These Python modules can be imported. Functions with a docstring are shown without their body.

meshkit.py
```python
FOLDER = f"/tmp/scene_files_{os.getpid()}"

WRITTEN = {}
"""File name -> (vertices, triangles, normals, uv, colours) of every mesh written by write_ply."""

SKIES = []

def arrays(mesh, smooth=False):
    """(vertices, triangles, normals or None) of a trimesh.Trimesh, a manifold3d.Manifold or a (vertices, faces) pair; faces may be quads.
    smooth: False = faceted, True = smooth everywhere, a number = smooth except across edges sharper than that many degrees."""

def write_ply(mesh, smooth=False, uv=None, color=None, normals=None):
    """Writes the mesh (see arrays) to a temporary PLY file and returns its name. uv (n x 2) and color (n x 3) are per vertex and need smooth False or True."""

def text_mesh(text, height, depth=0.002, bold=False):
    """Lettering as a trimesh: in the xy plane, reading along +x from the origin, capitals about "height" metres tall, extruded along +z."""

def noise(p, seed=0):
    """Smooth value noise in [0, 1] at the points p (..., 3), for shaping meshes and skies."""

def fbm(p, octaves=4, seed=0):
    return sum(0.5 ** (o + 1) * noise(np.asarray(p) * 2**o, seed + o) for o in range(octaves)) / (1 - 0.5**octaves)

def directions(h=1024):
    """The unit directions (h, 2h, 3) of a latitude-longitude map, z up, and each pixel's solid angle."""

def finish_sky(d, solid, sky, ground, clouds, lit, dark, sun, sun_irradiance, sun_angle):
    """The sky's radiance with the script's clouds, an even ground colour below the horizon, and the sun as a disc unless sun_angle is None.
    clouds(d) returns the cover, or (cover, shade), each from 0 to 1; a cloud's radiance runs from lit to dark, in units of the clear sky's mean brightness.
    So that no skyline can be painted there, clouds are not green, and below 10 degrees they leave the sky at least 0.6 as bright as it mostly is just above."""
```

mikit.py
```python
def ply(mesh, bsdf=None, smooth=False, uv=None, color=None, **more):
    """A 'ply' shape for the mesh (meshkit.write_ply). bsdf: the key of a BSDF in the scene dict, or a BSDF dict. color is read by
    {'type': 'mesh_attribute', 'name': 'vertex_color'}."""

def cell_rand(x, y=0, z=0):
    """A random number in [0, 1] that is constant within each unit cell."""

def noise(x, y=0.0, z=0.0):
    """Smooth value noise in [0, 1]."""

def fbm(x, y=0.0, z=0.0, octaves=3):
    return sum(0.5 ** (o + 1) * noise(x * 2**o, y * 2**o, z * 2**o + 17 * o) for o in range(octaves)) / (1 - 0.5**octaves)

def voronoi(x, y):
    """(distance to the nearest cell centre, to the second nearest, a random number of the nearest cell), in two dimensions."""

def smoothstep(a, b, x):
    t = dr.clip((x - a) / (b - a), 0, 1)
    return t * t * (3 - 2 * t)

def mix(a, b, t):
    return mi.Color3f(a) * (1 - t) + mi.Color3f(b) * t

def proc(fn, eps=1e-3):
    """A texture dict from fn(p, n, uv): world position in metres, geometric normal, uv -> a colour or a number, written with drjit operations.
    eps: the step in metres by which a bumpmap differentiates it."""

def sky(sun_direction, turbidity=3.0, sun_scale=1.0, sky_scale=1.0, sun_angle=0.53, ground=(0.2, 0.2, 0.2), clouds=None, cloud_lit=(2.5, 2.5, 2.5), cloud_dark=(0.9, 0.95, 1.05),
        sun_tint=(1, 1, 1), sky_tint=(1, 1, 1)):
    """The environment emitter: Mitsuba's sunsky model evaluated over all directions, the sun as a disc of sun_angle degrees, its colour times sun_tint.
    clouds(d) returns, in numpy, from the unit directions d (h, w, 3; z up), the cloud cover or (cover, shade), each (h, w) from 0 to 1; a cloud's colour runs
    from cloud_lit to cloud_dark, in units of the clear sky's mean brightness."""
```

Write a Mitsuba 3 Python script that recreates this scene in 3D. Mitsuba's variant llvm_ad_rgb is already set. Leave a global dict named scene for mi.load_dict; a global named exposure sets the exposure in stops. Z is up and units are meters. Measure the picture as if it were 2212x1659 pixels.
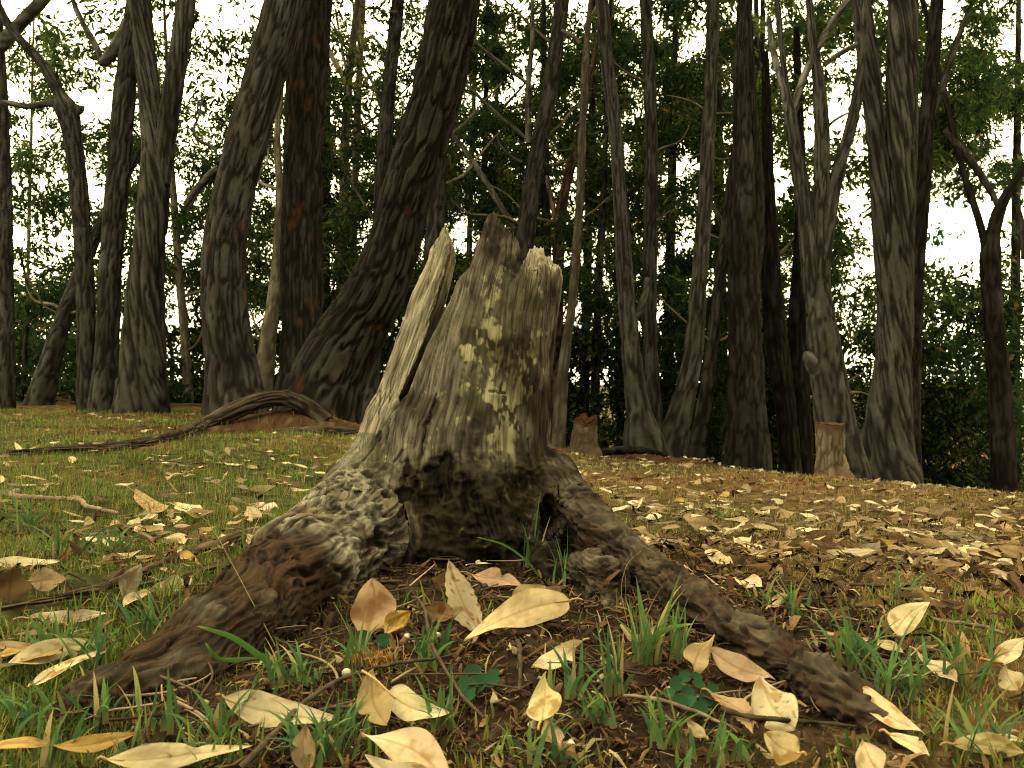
import math, random
import numpy as np, trimesh, mitsuba as mi, drjit as dr
import mikit, meshkit
from meshkit import noise, fbm
from scipy.interpolate import RBFInterpolator, PchipInterpolator

T = mi.ScalarTransform4f
scene, labels = {}, {}
random.seed(11)
RNG = np.random.default_rng(7)

# ------------------------------------------------------------------ camera, sky, exposure
EYE = np.array([0.0, 0.0, 0.30])
scene['camera'] = {'type': 'thinlens', 'fov': 60.0, 'fov_axis': 'x', 'aperture_radius': 0.0009, 'focus_distance': 1.45,
                   'near_clip': 0.05, 'far_clip': 2000.0,
                   'to_world': T().look_at(origin=EYE.tolist(), target=[0, 1, 0.30], up=[0, 0, 1])}
SUN = np.array([0.498, 1.0, 0.172])
SUN = SUN / np.linalg.norm(SUN)


def overcast(d):
    # bright thin cloud everywhere; a little darker away from the low sun
    c = np.clip(d @ SUN, -1, 1)
    shade = 0.28 - 0.28 * np.exp((c - 1) * 2.5) + 0.10 * fbm(d * 3.0, 3, 5)
    return np.ones(d.shape[:2]), np.clip(shade, 0, 1)


scene['sky'] = mikit.sky(SUN.tolist(), turbidity=4, sun_scale=0.7, sun_angle=4.0, sun_tint=(0.85, 0.95, 0.85), clouds=overcast,
                         cloud_lit=(7.3, 6.75, 3.75), cloud_dark=(2.6, 2.5, 1.7), ground=(0.10, 0.09, 0.05), sky_tint=(1.0, 0.9, 0.6))
exposure = 4.1

# ------------------------------------------------------------------ materials
VC = {'type': 'mesh_attribute', 'name': 'vertex_color'}
scene['mat_matte'] = {'type': 'twosided', 'bsdf': {'type': 'diffuse', 'reflectance': VC}}


def grain(p, n, uv):
    a, b = mikit.noise(uv.x * 430, uv.y * 15), mikit.noise(uv.x * 950 + 7, uv.y * 34)
    c = mikit.noise(uv.x * 190 + mikit.noise(uv.x * 40, uv.y * 14) * 1.5, uv.y * 5.5)
    d = mikit.noise(uv.x * 24 + 3, uv.y * 9)
    w = mikit.smoothstep(.50, .82, a) * .42 + mikit.smoothstep(.52, .82, b) * .30 + (1 - mikit.smoothstep(.0, .055, dr.abs(c - .5))) * .70 * mikit.smoothstep(.35, .6, d)
    return dr.clip(w, 0, .85)


scene['mat_wood'] = {'type': 'twosided', 'bsdf': {'type': 'blendbsdf', 'weight': mikit.proc(grain), 'first': {'type': 'diffuse', 'reflectance': VC},
                     'second': {'type': 'diffuse', 'reflectance': {'type': 'rgb', 'value': (.030, .024, .018)}}}}
scene['mat_soil'] = {'type': 'twosided', 'bsdf': {'type': 'diffuse', 'reflectance': VC}}
scene['mat_foliage'] = {'type': 'principledthin', 'base_color': VC, 'roughness': 0.45, 'diff_trans': 0.95, 'spec_trans': 0.0, 'eta': 1.25}
scene['mat_grass_blade'] = {'type': 'principledthin', 'base_color': VC, 'roughness': 0.5, 'diff_trans': 0.6, 'spec_trans': 0.0, 'eta': 1.35}
scene['mat_dry_leaf'] = {'type': 'principledthin', 'base_color': VC, 'roughness': 0.6, 'diff_trans': 0.35, 'spec_trans': 0.0, 'eta': 1.3}

# ------------------------------------------------------------------ helpers
F, CX, CY = 1915.0, 1106.0, 829.5          # the photograph measured at 2212 pixels across
A = np.asarray


def at(px, py, d):
    """The point d metres ahead that is seen at this place of the photograph."""
    return np.array([(px - CX) / F * d, d, EYE[2] + (CY - py) / F * d])


USED = {}


def key_of(name, parent=None):
    full = f'{parent}__{name}' if parent else name
    n = USED.get(full, 0)
    USED[full] = n + 1
    return full if n == 0 else f'{full}_{n:03d}'


def tag(key, label=None, category=None, group=None, kind=None):
    e = {k: v for k, v in (('label', label), ('category', category), ('group', group), ('kind', kind)) if v}
    labels[key] = e


def put(name, v, f, col, bsdf='mat_matte', parent=None, smooth=True):
    key = key_of(name, parent)
    col = np.broadcast_to(A(col, float), (len(v), 3))
    scene[key] = mikit.ply((A(v, float), A(f, int)), bsdf, smooth=smooth, color=np.clip(col, 0.004, 0.95))
    return key


class Bag:
    """Collects (vertices, faces, colours) into one mesh."""
    def __init__(self):
        self.v, self.f, self.c, self.n = [], [], [], 0

    def add(self, v, f, c):
        f = A(f, int)
        if f.shape[1] == 4:
            f = np.vstack([f[:, [0, 1, 2]], f[:, [0, 2, 3]]])
        self.v.append(A(v, float)); self.f.append(f + self.n); self.c.append(np.broadcast_to(A(c, float), (len(v), 3)))
        self.n += len(v)

    def out(self):
        return np.vstack(self.v), np.vstack(self.f), np.vstack(self.c)


def mixc(a, b, t):
    t = A(t, float)[..., None]
    return A(a, float) * (1 - t) + A(b, float) * t


def sstep(a, b, x):
    t = np.clip((x - a) / (b - a), 0, 1)
    return t * t * (3 - 2 * t)


def unit(v):
    v = A(v, float)
    return v / (np.linalg.norm(v, axis=-1, keepdims=True) + 1e-12)


def grid_faces(n, m, wrap=False):
    i, j = np.meshgrid(np.arange(n - 1), np.arange(m if wrap else m - 1), indexing='ij')
    j2 = (j + 1) % m
    return np.stack([i * m + j, i * m + j2, (i + 1) * m + j2, (i + 1) * m + j], -1).reshape(-1, 4)


def smooth_path(pts, n, rad=None):
    pts = A(pts, float)
    s = np.concatenate([[0], np.cumsum(np.linalg.norm(np.diff(pts, axis=0), axis=1))])
    q = np.linspace(0, s[-1], n)
    out = PchipInterpolator(s, pts)(q)
    # soften the kinks a little
    k = max(1, n // 24)
    if len(pts) > 2 and k > 1:
        ker = np.ones(2 * k + 1) / (2 * k + 1)
        pad = np.pad(out, ((k, k), (0, 0)), mode='reflect', reflect_type='odd')
        out = np.stack([np.convolve(pad[:, c], ker, 'valid') for c in range(3)], 1)
    r = None if rad is None else PchipInterpolator(s, A(rad, float))(q)
    return out, r, q


def frames(p):
    t = unit(np.gradient(p, axis=0))
    a = np.zeros_like(t)
    ref = np.array([0, 1.0, 0]) if abs(t[0][1]) < 0.8 else np.array([1.0, 0, 0])
    x = np.cross(ref, t[0]); x /= np.linalg.norm(x)
    for i in range(len(t)):
        x = x - t[i] * (x @ t[i]); x /= np.linalg.norm(x) + 1e-12
        a[i] = x
    return t, a, np.cross(t, a)


def tube(pts, rad, nu, nv, disp=None, cap=True, tw=0.0):
    """A tube whose radius may be changed by disp(theta, s, points on the unit tube) -> metres. Gives vertices, faces, theta, s."""
    p, r, s = smooth_path(pts, nv, rad)
    _, a, b = frames(p)
    th = np.linspace(0, 2 * np.pi, nu, endpoint=False)
    S, TH = np.meshgrid(s, th, indexing='ij')
    TH = TH - tw * S          # the columns follow a spiral grain
    R = np.repeat(r[:, None], nu, 1)
    h = np.zeros_like(R)
    if disp is not None:
        h = disp(TH, S, R)
    v = p[:, None] + (R + h)[..., None] * (np.cos(TH)[..., None] * a[:, None] + np.sin(TH)[..., None] * b[:, None])
    v = v.reshape(-1, 3)
    f = grid_faces(nv, nu, True)
    f = np.vstack([f[:, [0, 1, 2]], f[:, [0, 2, 3]]])
    if cap:
        v = np.vstack([v, p[:1], p[-1:]])
        j = np.arange(nu)
        f = np.vstack([f, np.stack([(j + 1) % nu, j, j * 0 + nv * nu], 1), np.stack([(nv - 1) * nu + j, (nv - 1) * nu + (j + 1) % nu, j * 0 + nv * nu + 1], 1)])
        S2 = np.concatenate([S.ravel(), [s[0], s[-1]]]); H2 = np.concatenate([h.ravel(), [0, 0]]); T2 = np.concatenate([TH.ravel(), [0, 0]])
        return v, f, T2, S2, H2
    return v, f, TH.ravel(), S.ravel(), h.ravel()


# ------------------------------------------------------------------ the ground: a clearing that falls away to the right
CP = [(0, 1659, .72), (1106, 1659, .70), (2212, 1659, .72), (0, 1355, 1.08), (1106, 1355, 1.09), (2212, 1355, 1.15), (1016, 1186, 1.60), (407, 1288, 1.28), (407, 1152, 2.0),
      (0, 1152, 2.0), (203, 1017, 3.6), (610, 949, 5.5), (0, 949, 6.0), (0, 895, 9.5), (407, 901, 9.0), (745, 940, 7.2), (1355, 1152, 2.2), (1762, 1186, 2.05), (2212, 1186, 2.05),
      (1491, 1084, 3.6), (1965, 1118, 3.2), (2212, 1118, 3.3), (1288, 985, 8.0), (1491, 992, 9.0), (1626, 1018, 8.6), (1830, 1043, 7.6), (2033, 1057, 7.4), (2212, 1079, 7.0), (0, 876, 13.0), (500, 876, 13.0)]
gx, gz = [], []
for px, py, d in CP:
    q = at(px, py, d)
    gx.append(q[:2]); gz.append(q[2])
for x, y, z in [(0, -1.5, .03), (-2, -1, .08), (2, -1, -.1), (0, -6, .1), (-6, -6, .3), (6, -6, -.5), (-6, 1, .15), (6, 1.5, -.55), (-12, 6, .2), (-14, 16, .2), (-6, 20, .0), (0, 14, -1.0), (2.2, 12.5, -1.5),
                (5, 10.5, -1.6), (8.5, 9, -1.9), (8, 15, -3.0), (1, 22, -2.6), (14, 4, -1.6), (-20, -16, .3), (20, -16, -1.5), (-30, 30, 0), (0, 36, -4), (30, 30, -5), (30, 0, -4), (0, 60, -5), (-60, 60, -2), (60, 60, -7), (-60, -60, 0), (60, -60, -4), (-60, 0, 0), (60, 0, -6)]:
    gx.append((x, y)); gz.append(z)
_rbf = RBFInterpolator(A(gx), A(gz), kernel='linear', smoothing=0.0)
_rbf2 = RBFInterpolator(A(gx), A(gz), kernel='thin_plate_spline', smoothing=0.002)


def ground(x, y):
    x, y = np.broadcast_arrays(A(x, float), A(y, float))
    q = np.stack([x.ravel(), y.ravel()], 1)
    r = np.linalg.norm(q, axis=1)
    k = np.minimum(1, 60 / np.maximum(r, 1e-6))
    w = sstep(9, 20, r)
    z = _rbf2(q * k[:, None]) * (1 - w) + _rbf(q * k[:, None]) * w
    z = z + .20 * np.exp(-((q[:, 0] + 1.72) / .55) ** 2 - ((q[:, 1] - 7.2) / .38) ** 2)        # soil heaped round the leaning tree's roots
    return z.reshape(x.shape)


def rough(x, y):
    p = np.stack([x, y, 0 * x], -1)
    far = sstep(3, 12, np.hypot(x, y))
    h = (fbm(p * 2.2, 3, 3) - .5) * .05 + (fbm(p * 9, 3, 8) - .5) * .026 * (1 - .6 * far)
    near = 1 - sstep(1.5, 3.0, np.hypot(x, y))
    return h + near * ((fbm(p * 38, 2, 21) - .5) * .014 + (noise(p * 120, 4) - .5) * .005)


def hit(px, py, lift=0.0):
    """Where the view through this place of the photograph meets the ground."""
    d = np.geomspace(.5, 40, 500)
    p = np.stack([(px - CX) / F * d, d, EYE[2] + (CY - py) / F * d], 1)
    g = ground(p[:, 0], p[:, 1]) + lift
    k = int(np.argmax(p[:, 2] < g)) if (p[:, 2] < g).any() else 300
    return at(px, py, d[k])


def ground_mesh():
    r = np.concatenate([[0.3], np.geomspace(.42, 3.0, 350), np.geomspace(3.03, 118, 260)])
    half = np.radians(42)
    th = np.concatenate([np.linspace(-half, half, 290), np.linspace(half, 2 * np.pi - half, 50)[1:-1]])
    R, TH = np.meshgrid(r, th, indexing='ij')
    x, y = R * np.sin(TH), R * np.cos(TH)
    z = ground(x, y) + rough(x, y)
    v = np.stack([x, y, z], -1).reshape(-1, 3)
    f = grid_faces(len(r), len(th), True)
    v = np.vstack([v, [[0, 0, float(ground(0, 0))]]])
    j = np.arange(len(th))
    f = np.vstack([f[:, [0, 1, 2]], f[:, [0, 2, 3]], np.stack([(j + 1) % len(th), j, j * 0 + len(v) - 1], 1)])[:, ::-1]
    x, y = v[:, 0], v[:, 1]
    return v, f, ground_colour(x, y)


def soil_mask(x, y):
    """Bare dark soil around the stump and its roots."""
    p = np.stack([x, y, 0 * x], -1)
    d = np.hypot((x - .02) / .50, (y - 1.12) / .52) + (fbm(p * 5, 3, 2) - .5) * .5
    return 1 - sstep(.75, 1.1, d)


def ground_colour(x, y):
    p = np.stack([x, y, 0 * x], -1)
    n1, n2, n3 = fbm(p * 1.3, 3, 31), fbm(p * 6, 3, 32), fbm(p * 40, 3, 33)
    right = sstep(-.25, .5, x / np.maximum(y, .3) * 1.2 + (n1 - .5) * .9)
    c = mixc((.036, .036, .016), (.095, .058, .028), right)
    c = mixc(c, (.13, .06, .03), sstep(.54, .68, n1 + .12 * sstep(5, 9, y)) * .55)
    c = mixc(c, (.05, .035, .02), sstep(.45, .7, n2) * .55)
    bare = np.exp(-((x + 2.3) / 1.3) ** 2 - ((y - 7.0) / .9) ** 2) + np.exp(-((x - 1.6) / 1.9) ** 2 - ((y - 8.4) / .8) ** 2) + .8 * np.exp(-((x + 3.6) / 1.6) ** 2 - ((y - 9.0) / .5) ** 2)
    c = mixc(c, A((.052, .026, .016)) * (.5 + n2)[:, None], sstep(.25, .6, bare + (n2 - .5) * .8) * .9)
    c = mixc(c, (.026, .016, .011), soil_mask(x, y))
    c = mixc(c, c * 1.9 + .01, sstep(.58, .75, n3) * .8)
    c = mixc(c, c * .5, sstep(.45, .3, n3) * .7)
    return c


v, f, c = ground_mesh()
g = put('ground', v, f, c, 'mat_soil')
tag(g, 'leaf strewn clearing floor of dark soil and thin grass', kind='structure')

# ------------------------------------------------------------------ trees
PLATE, FISS = A((.040, .0365, .0325)), A((.010, .008, .0068))


def bark(ridges, amp, twist=0.0, kv=2.6, seed=0, lump=.06, flare=0.0):
    def disp(TH, S, R):
        th = TH + twist * S + .12 * (noise(np.stack([np.cos(TH), np.sin(TH), S * 1.5], -1) * 1.6, seed + 5) - .5)
        k = ridges / np.pi / 2 * 1.9
        q = np.stack([np.cos(th) * k, np.sin(th) * k, S * kv * 1.25], -1)
        warp = np.stack([noise(q * .9 + 9, seed + 1), noise(q * .9 + 29, seed + 8)], -1) - .5
        q[..., :2] += warp * .6
        n, n3 = noise(q, seed), noise(q * A([.75, .75, .6]) + 77, seed + 3)
        n2 = noise(q * A([2.6, 2.6, 2.0]) + 31, seed + 2)
        gap = np.minimum(np.abs(2 * n - 1), np.abs(2 * n3 - 1) * 1.2)
        disp.crack = 1 - sstep(.03, .24, gap)
        disp.plate = np.clip(.5 + 1.1 * (noise(q * A([.9, .9, .8]) + 50, seed + 9) - .5) + .9 * (n2 - .5), 0, 1)
        low = noise(np.stack([np.cos(TH) * .8, np.sin(TH) * .8, S * .9], -1) + seed, seed + 7) - .5
        out = amp * (.45 * disp.plate - 1.15 * disp.crack) + lump * R * low * 2
        if flare:
            lobe = np.maximum(0, noise(np.stack([np.cos(TH) * 1.9, np.sin(TH) * 1.9, 0 * S], -1) + seed, seed + 6) - .36)
            out = out + flare * R * lobe * 2.2 * np.exp(-S / .42)
        return out
    return disp


def bark_colour(v, dp, plate=PLATE, fiss=FISS, seed=0, red=0.0):
    ck, pl = (np.concatenate([q.ravel(), np.zeros(max(0, len(v) - q.size))]) for q in (dp.crack, dp.plate))
    low = fbm(v * A([3, 3, 1.2]), 3, seed + 40)
    grit = noise(v * A([130, 130, 46]), seed + 46)
    fine = noise(v * A([55, 55, 12]), seed + 41)
    c = plate * (.35 + .55 * pl + .50 * grit + .30 * fine)[:, None]
    grey = sstep(.50, .66, fbm(v * A([7, 7, 3]), 3, seed + 42))
    c = mixc(c, c * A((1.35, 1.38, 1.42)), grey)
    c = c * (.55 + .9 * low)[:, None]
    c = mixc(c, fiss * .8, ck * .85)
    if red:
        m = sstep(.66, .76, fbm(v * A([9, 9, 4]), 3, seed + 44)) * red * .35
        c = mixc(c, (.13, .045, .02), m)
    return c


def trunk_path(rows, d, lean=0.0, top=3.0):
    """rows: (px, py, width px) from the ground upwards, seen d metres ahead; lean moves the top away. Goes into the ground and on above the frame."""
    n = len(rows)
    pts, rad = [], []
    for i, (px, py, w) in enumerate(rows):
        dd = d + lean * i / max(n - 1, 1)
        pts.append(at(px, py, dd)); rad.append(w / F * dd / 2)
    pts, rad = A(pts), A(rad)
    g0 = float(ground(pts[0, 0], pts[0, 1]))
    if pts[0, 2] > g0 - .25:
        dirn = unit(pts[0] - pts[1])
        L = max(.3, (pts[0, 2] - (g0 - .35)) / max(-dirn[2], .4))
        pts = np.vstack([pts[0] + dirn * L, pts]); rad = np.concatenate([[rad[0] * (1 + .10 * min(L, 2))], rad])
    if top > 0:
        dirn = unit(pts[-1] - pts[-2]); dirn = unit(dirn + A([0, 0, .25]))
        pts = np.vstack([pts, pts[-1] + dirn * top * .5, pts[-1] + dirn * top]); rad = np.concatenate([rad, [rad[-1] * .8, rad[-1] * .45]])
    return pts, rad


def add_limb(parent, name, pts, rad, ridges, amp, twist=0, kv=2.6, seed=0, plate=PLATE, fiss=FISS, red=0.0, nu=None, step=None, lump=.06, d=None):
    L = np.linalg.norm(np.diff(pts, axis=0), axis=1).sum()
    d = d or float(np.mean(A(pts)[:, 1]))
    pix = d / 887.0
    nu = nu or int(np.clip(2 * np.pi * np.median(rad) / (pix * 1.4), 10, 130))
    nv = int(np.clip(L / (pix * (2.4 if name == 'trunk' or twist > .5 else 5.0)), 8, 400)) if step is None else max(8, int(L / step))
    dp = bark(ridges, amp, twist, kv, seed, lump, .36 if name == 'trunk' else 0.0)
    v, f, th, s, h = tube(pts, rad, nu, nv, dp, tw=twist)
    return put(name, v, f, bark_colour(v, dp, plate, fiss, seed, red), 'mat_matte', parent)


TREES = {}      # key -> (centre px of the crown, depth)
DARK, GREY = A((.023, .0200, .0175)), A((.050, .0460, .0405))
PALE, PALEF = A((.17, .145, .108)), A((.07, .056, .042))
G_BACK = 'thin trunks in the wood behind'


def tree(label, rows, d, ridges=22, amp=.016, twist=0.0, kv=2.4, plate=PLATE, fiss=FISS, red=0.0, lean=0.0, top=3.0, group=None, limbs=(), forks=(), lump=.07):
    t = key_of('tree')
    tag(t, label, 'tree', group)
    seed = len(TREES) * 13 + 3
    pts, rad = trunk_path(rows, d, lean, 0 if forks and not top else top)
    add_limb(t, 'trunk', pts, rad, ridges, amp, twist, kv, seed, plate, fiss, red, lump=lump)
    for i, fr in enumerate(forks):
        p2, r2 = trunk_path(fr, d, 0, 3.0)
        p2, r2 = p2[len(p2) - len(fr) - 2:], r2[len(r2) - len(fr) - 2:]
        rr = max(8, int(ridges * .7))
        add_limb(t, 'branch', p2, r2, rr, amp * .8, twist, kv, seed + 3 + i, plate, fiss, lump=lump)
    for i, lb in enumerate(limbs):
        pp = A([at(q[0], q[1], d + (q[3] if len(q) > 3 else 0.0)) for q in lb]); r2 = A([q[2] / F * d / 2 for q in lb])
        add_limb(t, 'branch', pp, r2, 9, min(.006, r2.max() * .18), 0, 4, seed + 20 + i, plate * 1.8 + .022, fiss * 2, nu=9)
    if d >= 11.4 and not group and len(rows) > 4:
        br = np.random.default_rng(seed + 900)
        for i in range(4):
            a = rows[int(br.integers(1, len(rows) - 1))]
            sx, up, w0 = br.choice([-1, 1]) * br.uniform(50, 170), br.uniform(-10, 130), br.uniform(5, 9)
            q = [(a[0], a[1], w0), (a[0] + sx * .35, a[1] - up * .25 + br.normal() * 8, w0 * .85), (a[0] + sx * .7, a[1] - up * .7 + br.normal() * 10, w0 * .6), (a[0] + sx, a[1] - up + br.normal() * 10, w0 * .3)]
            dz = br.uniform(-.5, .8)
            add_limb(t, 'branch', A([at(e[0], e[1], d + dz * j / 3) for j, e in enumerate(q)]), A([e[2] / F * d / 2 for e in q]), 9, .003, 0, 4, seed + 60 + i, PALE * br.uniform(.5, 1.0), PALEF, nu=7)
    TREES[t] = (rows[-1][0], d, pts[-1])
    return t


# front row, from the left
tree('slim grey tree at the very edge with straight trunk', [(16, 880, 34), (14, 700, 32), (12, 500, 30), (8, 350, 28), (2, 180, 26), (-6, 60, 24)], 11.2, 14, .010,
     limbs=[[(-20, 120, 34), (6, 92, 32), (45, 50, 28), (92, 0, 26), (130, -50, 22)]])
tree('tree with a stubby knot where its trunk bends over', [(196, 882, 52), (188, 700, 40), (178, 500, 36), (164, 350, 36), (152, 262, 42), (148, 232, 46), (126, 205, 26), (92, 132, 22), (40, 88, 18), (10, 40, 16)], 10.4, 16, .012,
     limbs=[[(146, 232, 18), (118, 222, 16), (60, 230, 14), (8, 222, 13), (-30, 225, 10)], [(160, 245, 20), (172, 238, 22), (178, 240, 16)]], top=1.5)
tree('leaning tree slanting behind the bent knotted tree', [(88, 872, 56), (110, 780, 44), (140, 680, 36), (175, 590, 30), (215, 490, 24), (262, 400, 18), (310, 310, 12)], 12.5, 14, .012, plate=GREY * .9, top=2)
tree('straight tree close beside the spiral barked tree', [(226, 884, 62), (232, 740, 48), (238, 600, 46), (252, 420, 46), (266, 240, 46), (278, 120, 42), (292, 20, 38)], 10.2, 18, .013,
     limbs=[[(276, 45, 26), (262, 85, 30), (240, 118, 26), (222, 138, 20)], [(222, 140, 14), (212, 110, 14), (190, 70, 13), (165, 20, 11), (150, -30, 9)]], top=2.5)
tree('stout forked tree with ropy spiralling bark', [(308, 892, 112), (309, 800, 94), (311, 690, 84), (318, 580, 74), (327, 496, 69), (333, 400, 64), (332, 320, 50), (322, 200, 45), (313, 110, 44), (300, 0, 48)], 9.8, 17, .019, twist=1.1, kv=1.6, plate=GREY * .95, top=3,
     forks=[[(346, 400, 40), (356, 310, 44), (368, 230, 42), (386, 120, 40), (404, 0, 40)]], limbs=[[(306, 20, 18), (275, -5, 14), (240, -40, 10)]])
tree('thin pale tree with a forking top behind the dark trunks', [(408, 884, 24), (402, 760, 20), (392, 640, 18), (382, 520, 16), (376, 430, 14), (370, 330, 10)], 13.5, 8, .006, plate=PALE * .8, fiss=PALEF, top=2.5,
     limbs=[[(396, 480, 12), (415, 430, 16), (450, 385, 15), (480, 345, 10)], [(372, 450, 8), (340, 400, 5)]])
tree('broad leaning tree with a swollen buttressed base', [(510, 876, 130), (503, 800, 108), (492, 740, 100), (484, 662, 97), (482, 551, 94), (500, 440, 88), (526, 331, 84), (573, 165, 88), (608, 40, 88), (618, 0, 84)], 9.6, 24, .018, kv=2.0, red=.8, top=4,
     limbs=[[(468, 325, 9), (448, 312, 8), (426, 302, 7), (418, 280, 6), (430, 250, 5), (436, 200, 4)], [(470, 365, 18), (430, 402, 15), (400, 445, 14)]])
tree('thin pale sapling trunk between the two broad trees', [(566, 850, 44), (578, 740, 36), (592, 640, 26), (600, 520, 20), (604, 400, 16), (598, 300, 14), (608, 200, 10)], 12.5, 10, .008, plate=PALE * .8, fiss=PALEF, top=2,
     limbs=[[(602, 410, 9), (575, 400, 8), (558, 392, 7), (560, 375, 6), (575, 355, 5), (580, 320, 4)], [(598, 260, 7), (590, 235, 6)]])
tree('massive upright tree with shaggy dark bark', [(658, 850, 125), (655, 780, 100), (654, 690, 90), (652, 551, 86), (654, 440, 85), (655, 331, 85), (664, 160, 84), (676, 0, 78)], 10.4, 24, .018, kv=2.2, red=.8, plate=DARK * 1.15, top=4)
t8 = tree('big dark tree leaning over the clearing on arching roots', [(686, 905, 190), (696, 860, 178), (716, 800, 160), (745, 745, 146), (778, 690, 136), (806, 640, 128), (838, 575, 120), (852, 520, 113), (868, 440, 107), (924, 275, 107), (957, 140, 110), (984, -10, 112)], 7.6, 22, .024, kv=2.6, plate=DARK, fiss=FISS * .75, red=.5, top=4)
for k, (rows, d0) in enumerate([([(704, 915, 50, 7.05), (670, 884, 46, 7.05), (634, 860, 43, 7.05), (598, 855, 39, 7.05), (548, 869, 36, 7.0), (497, 891, 34, 6.9), (435, 916, 30, 6.75), (390, 935, 28, 6.6), (300, 955, 24, 6.5), (200, 964, 20, 6.5), (90, 968, 14, 6.5), (20, 972, 8, 6.5)], 7),
                               ([(770, 935, 20, 6.75), (720, 942, 34, 6.65), (650, 944, 36, 6.55), (570, 952, 26, 6.5), (500, 966, 12, 6.5)], 6.6)]):
    pp = A([at(a, b, dd) if a > 480 else hit(a, b + 6, .02) for a, b, w, dd in rows]); rr = A([w / F * p_[1] / 2 for (a, b, w, dd), p_ in zip(rows, pp)])
    add_limb(t8, 'root', pp, rr, 10, .012, .1, 3.0, 70 + k, A((.060, .046, .035)), FISS, nu=56, step=.016, lump=.30)

# behind and beside the stump
tree('pale trunk, nearer of the twin saplings above the leaning tree', [(728, 860, 26), (738, 620, 22), (742, 430, 20), (746, 300, 19), (752, 190, 18), (764, 80, 16), (774, 0, 15)], 14.5, 8, .006, plate=PALE * .8, fiss=PALEF, top=2, group=None,
     limbs=[[(754, 190, 14), (738, 160, 13), (716, 120, 11), (704, 80, 8)], [(758, 150, 9), (772, 120, 8), (800, 80, 7), (835, 150, 3)]])
tree('pale slender twin sapling with a straight clean stem', [(760, 860, 20), (762, 620, 17), (766, 430, 16), (772, 260, 15), (778, 120, 14), (784, 0, 13)], 15.5, 8, .005, plate=PALE * .75, fiss=PALEF, top=2, limbs=[[(772, 250, 8), (758, 200, 7), (740, 110, 6), (725, 20, 5)]])
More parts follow.
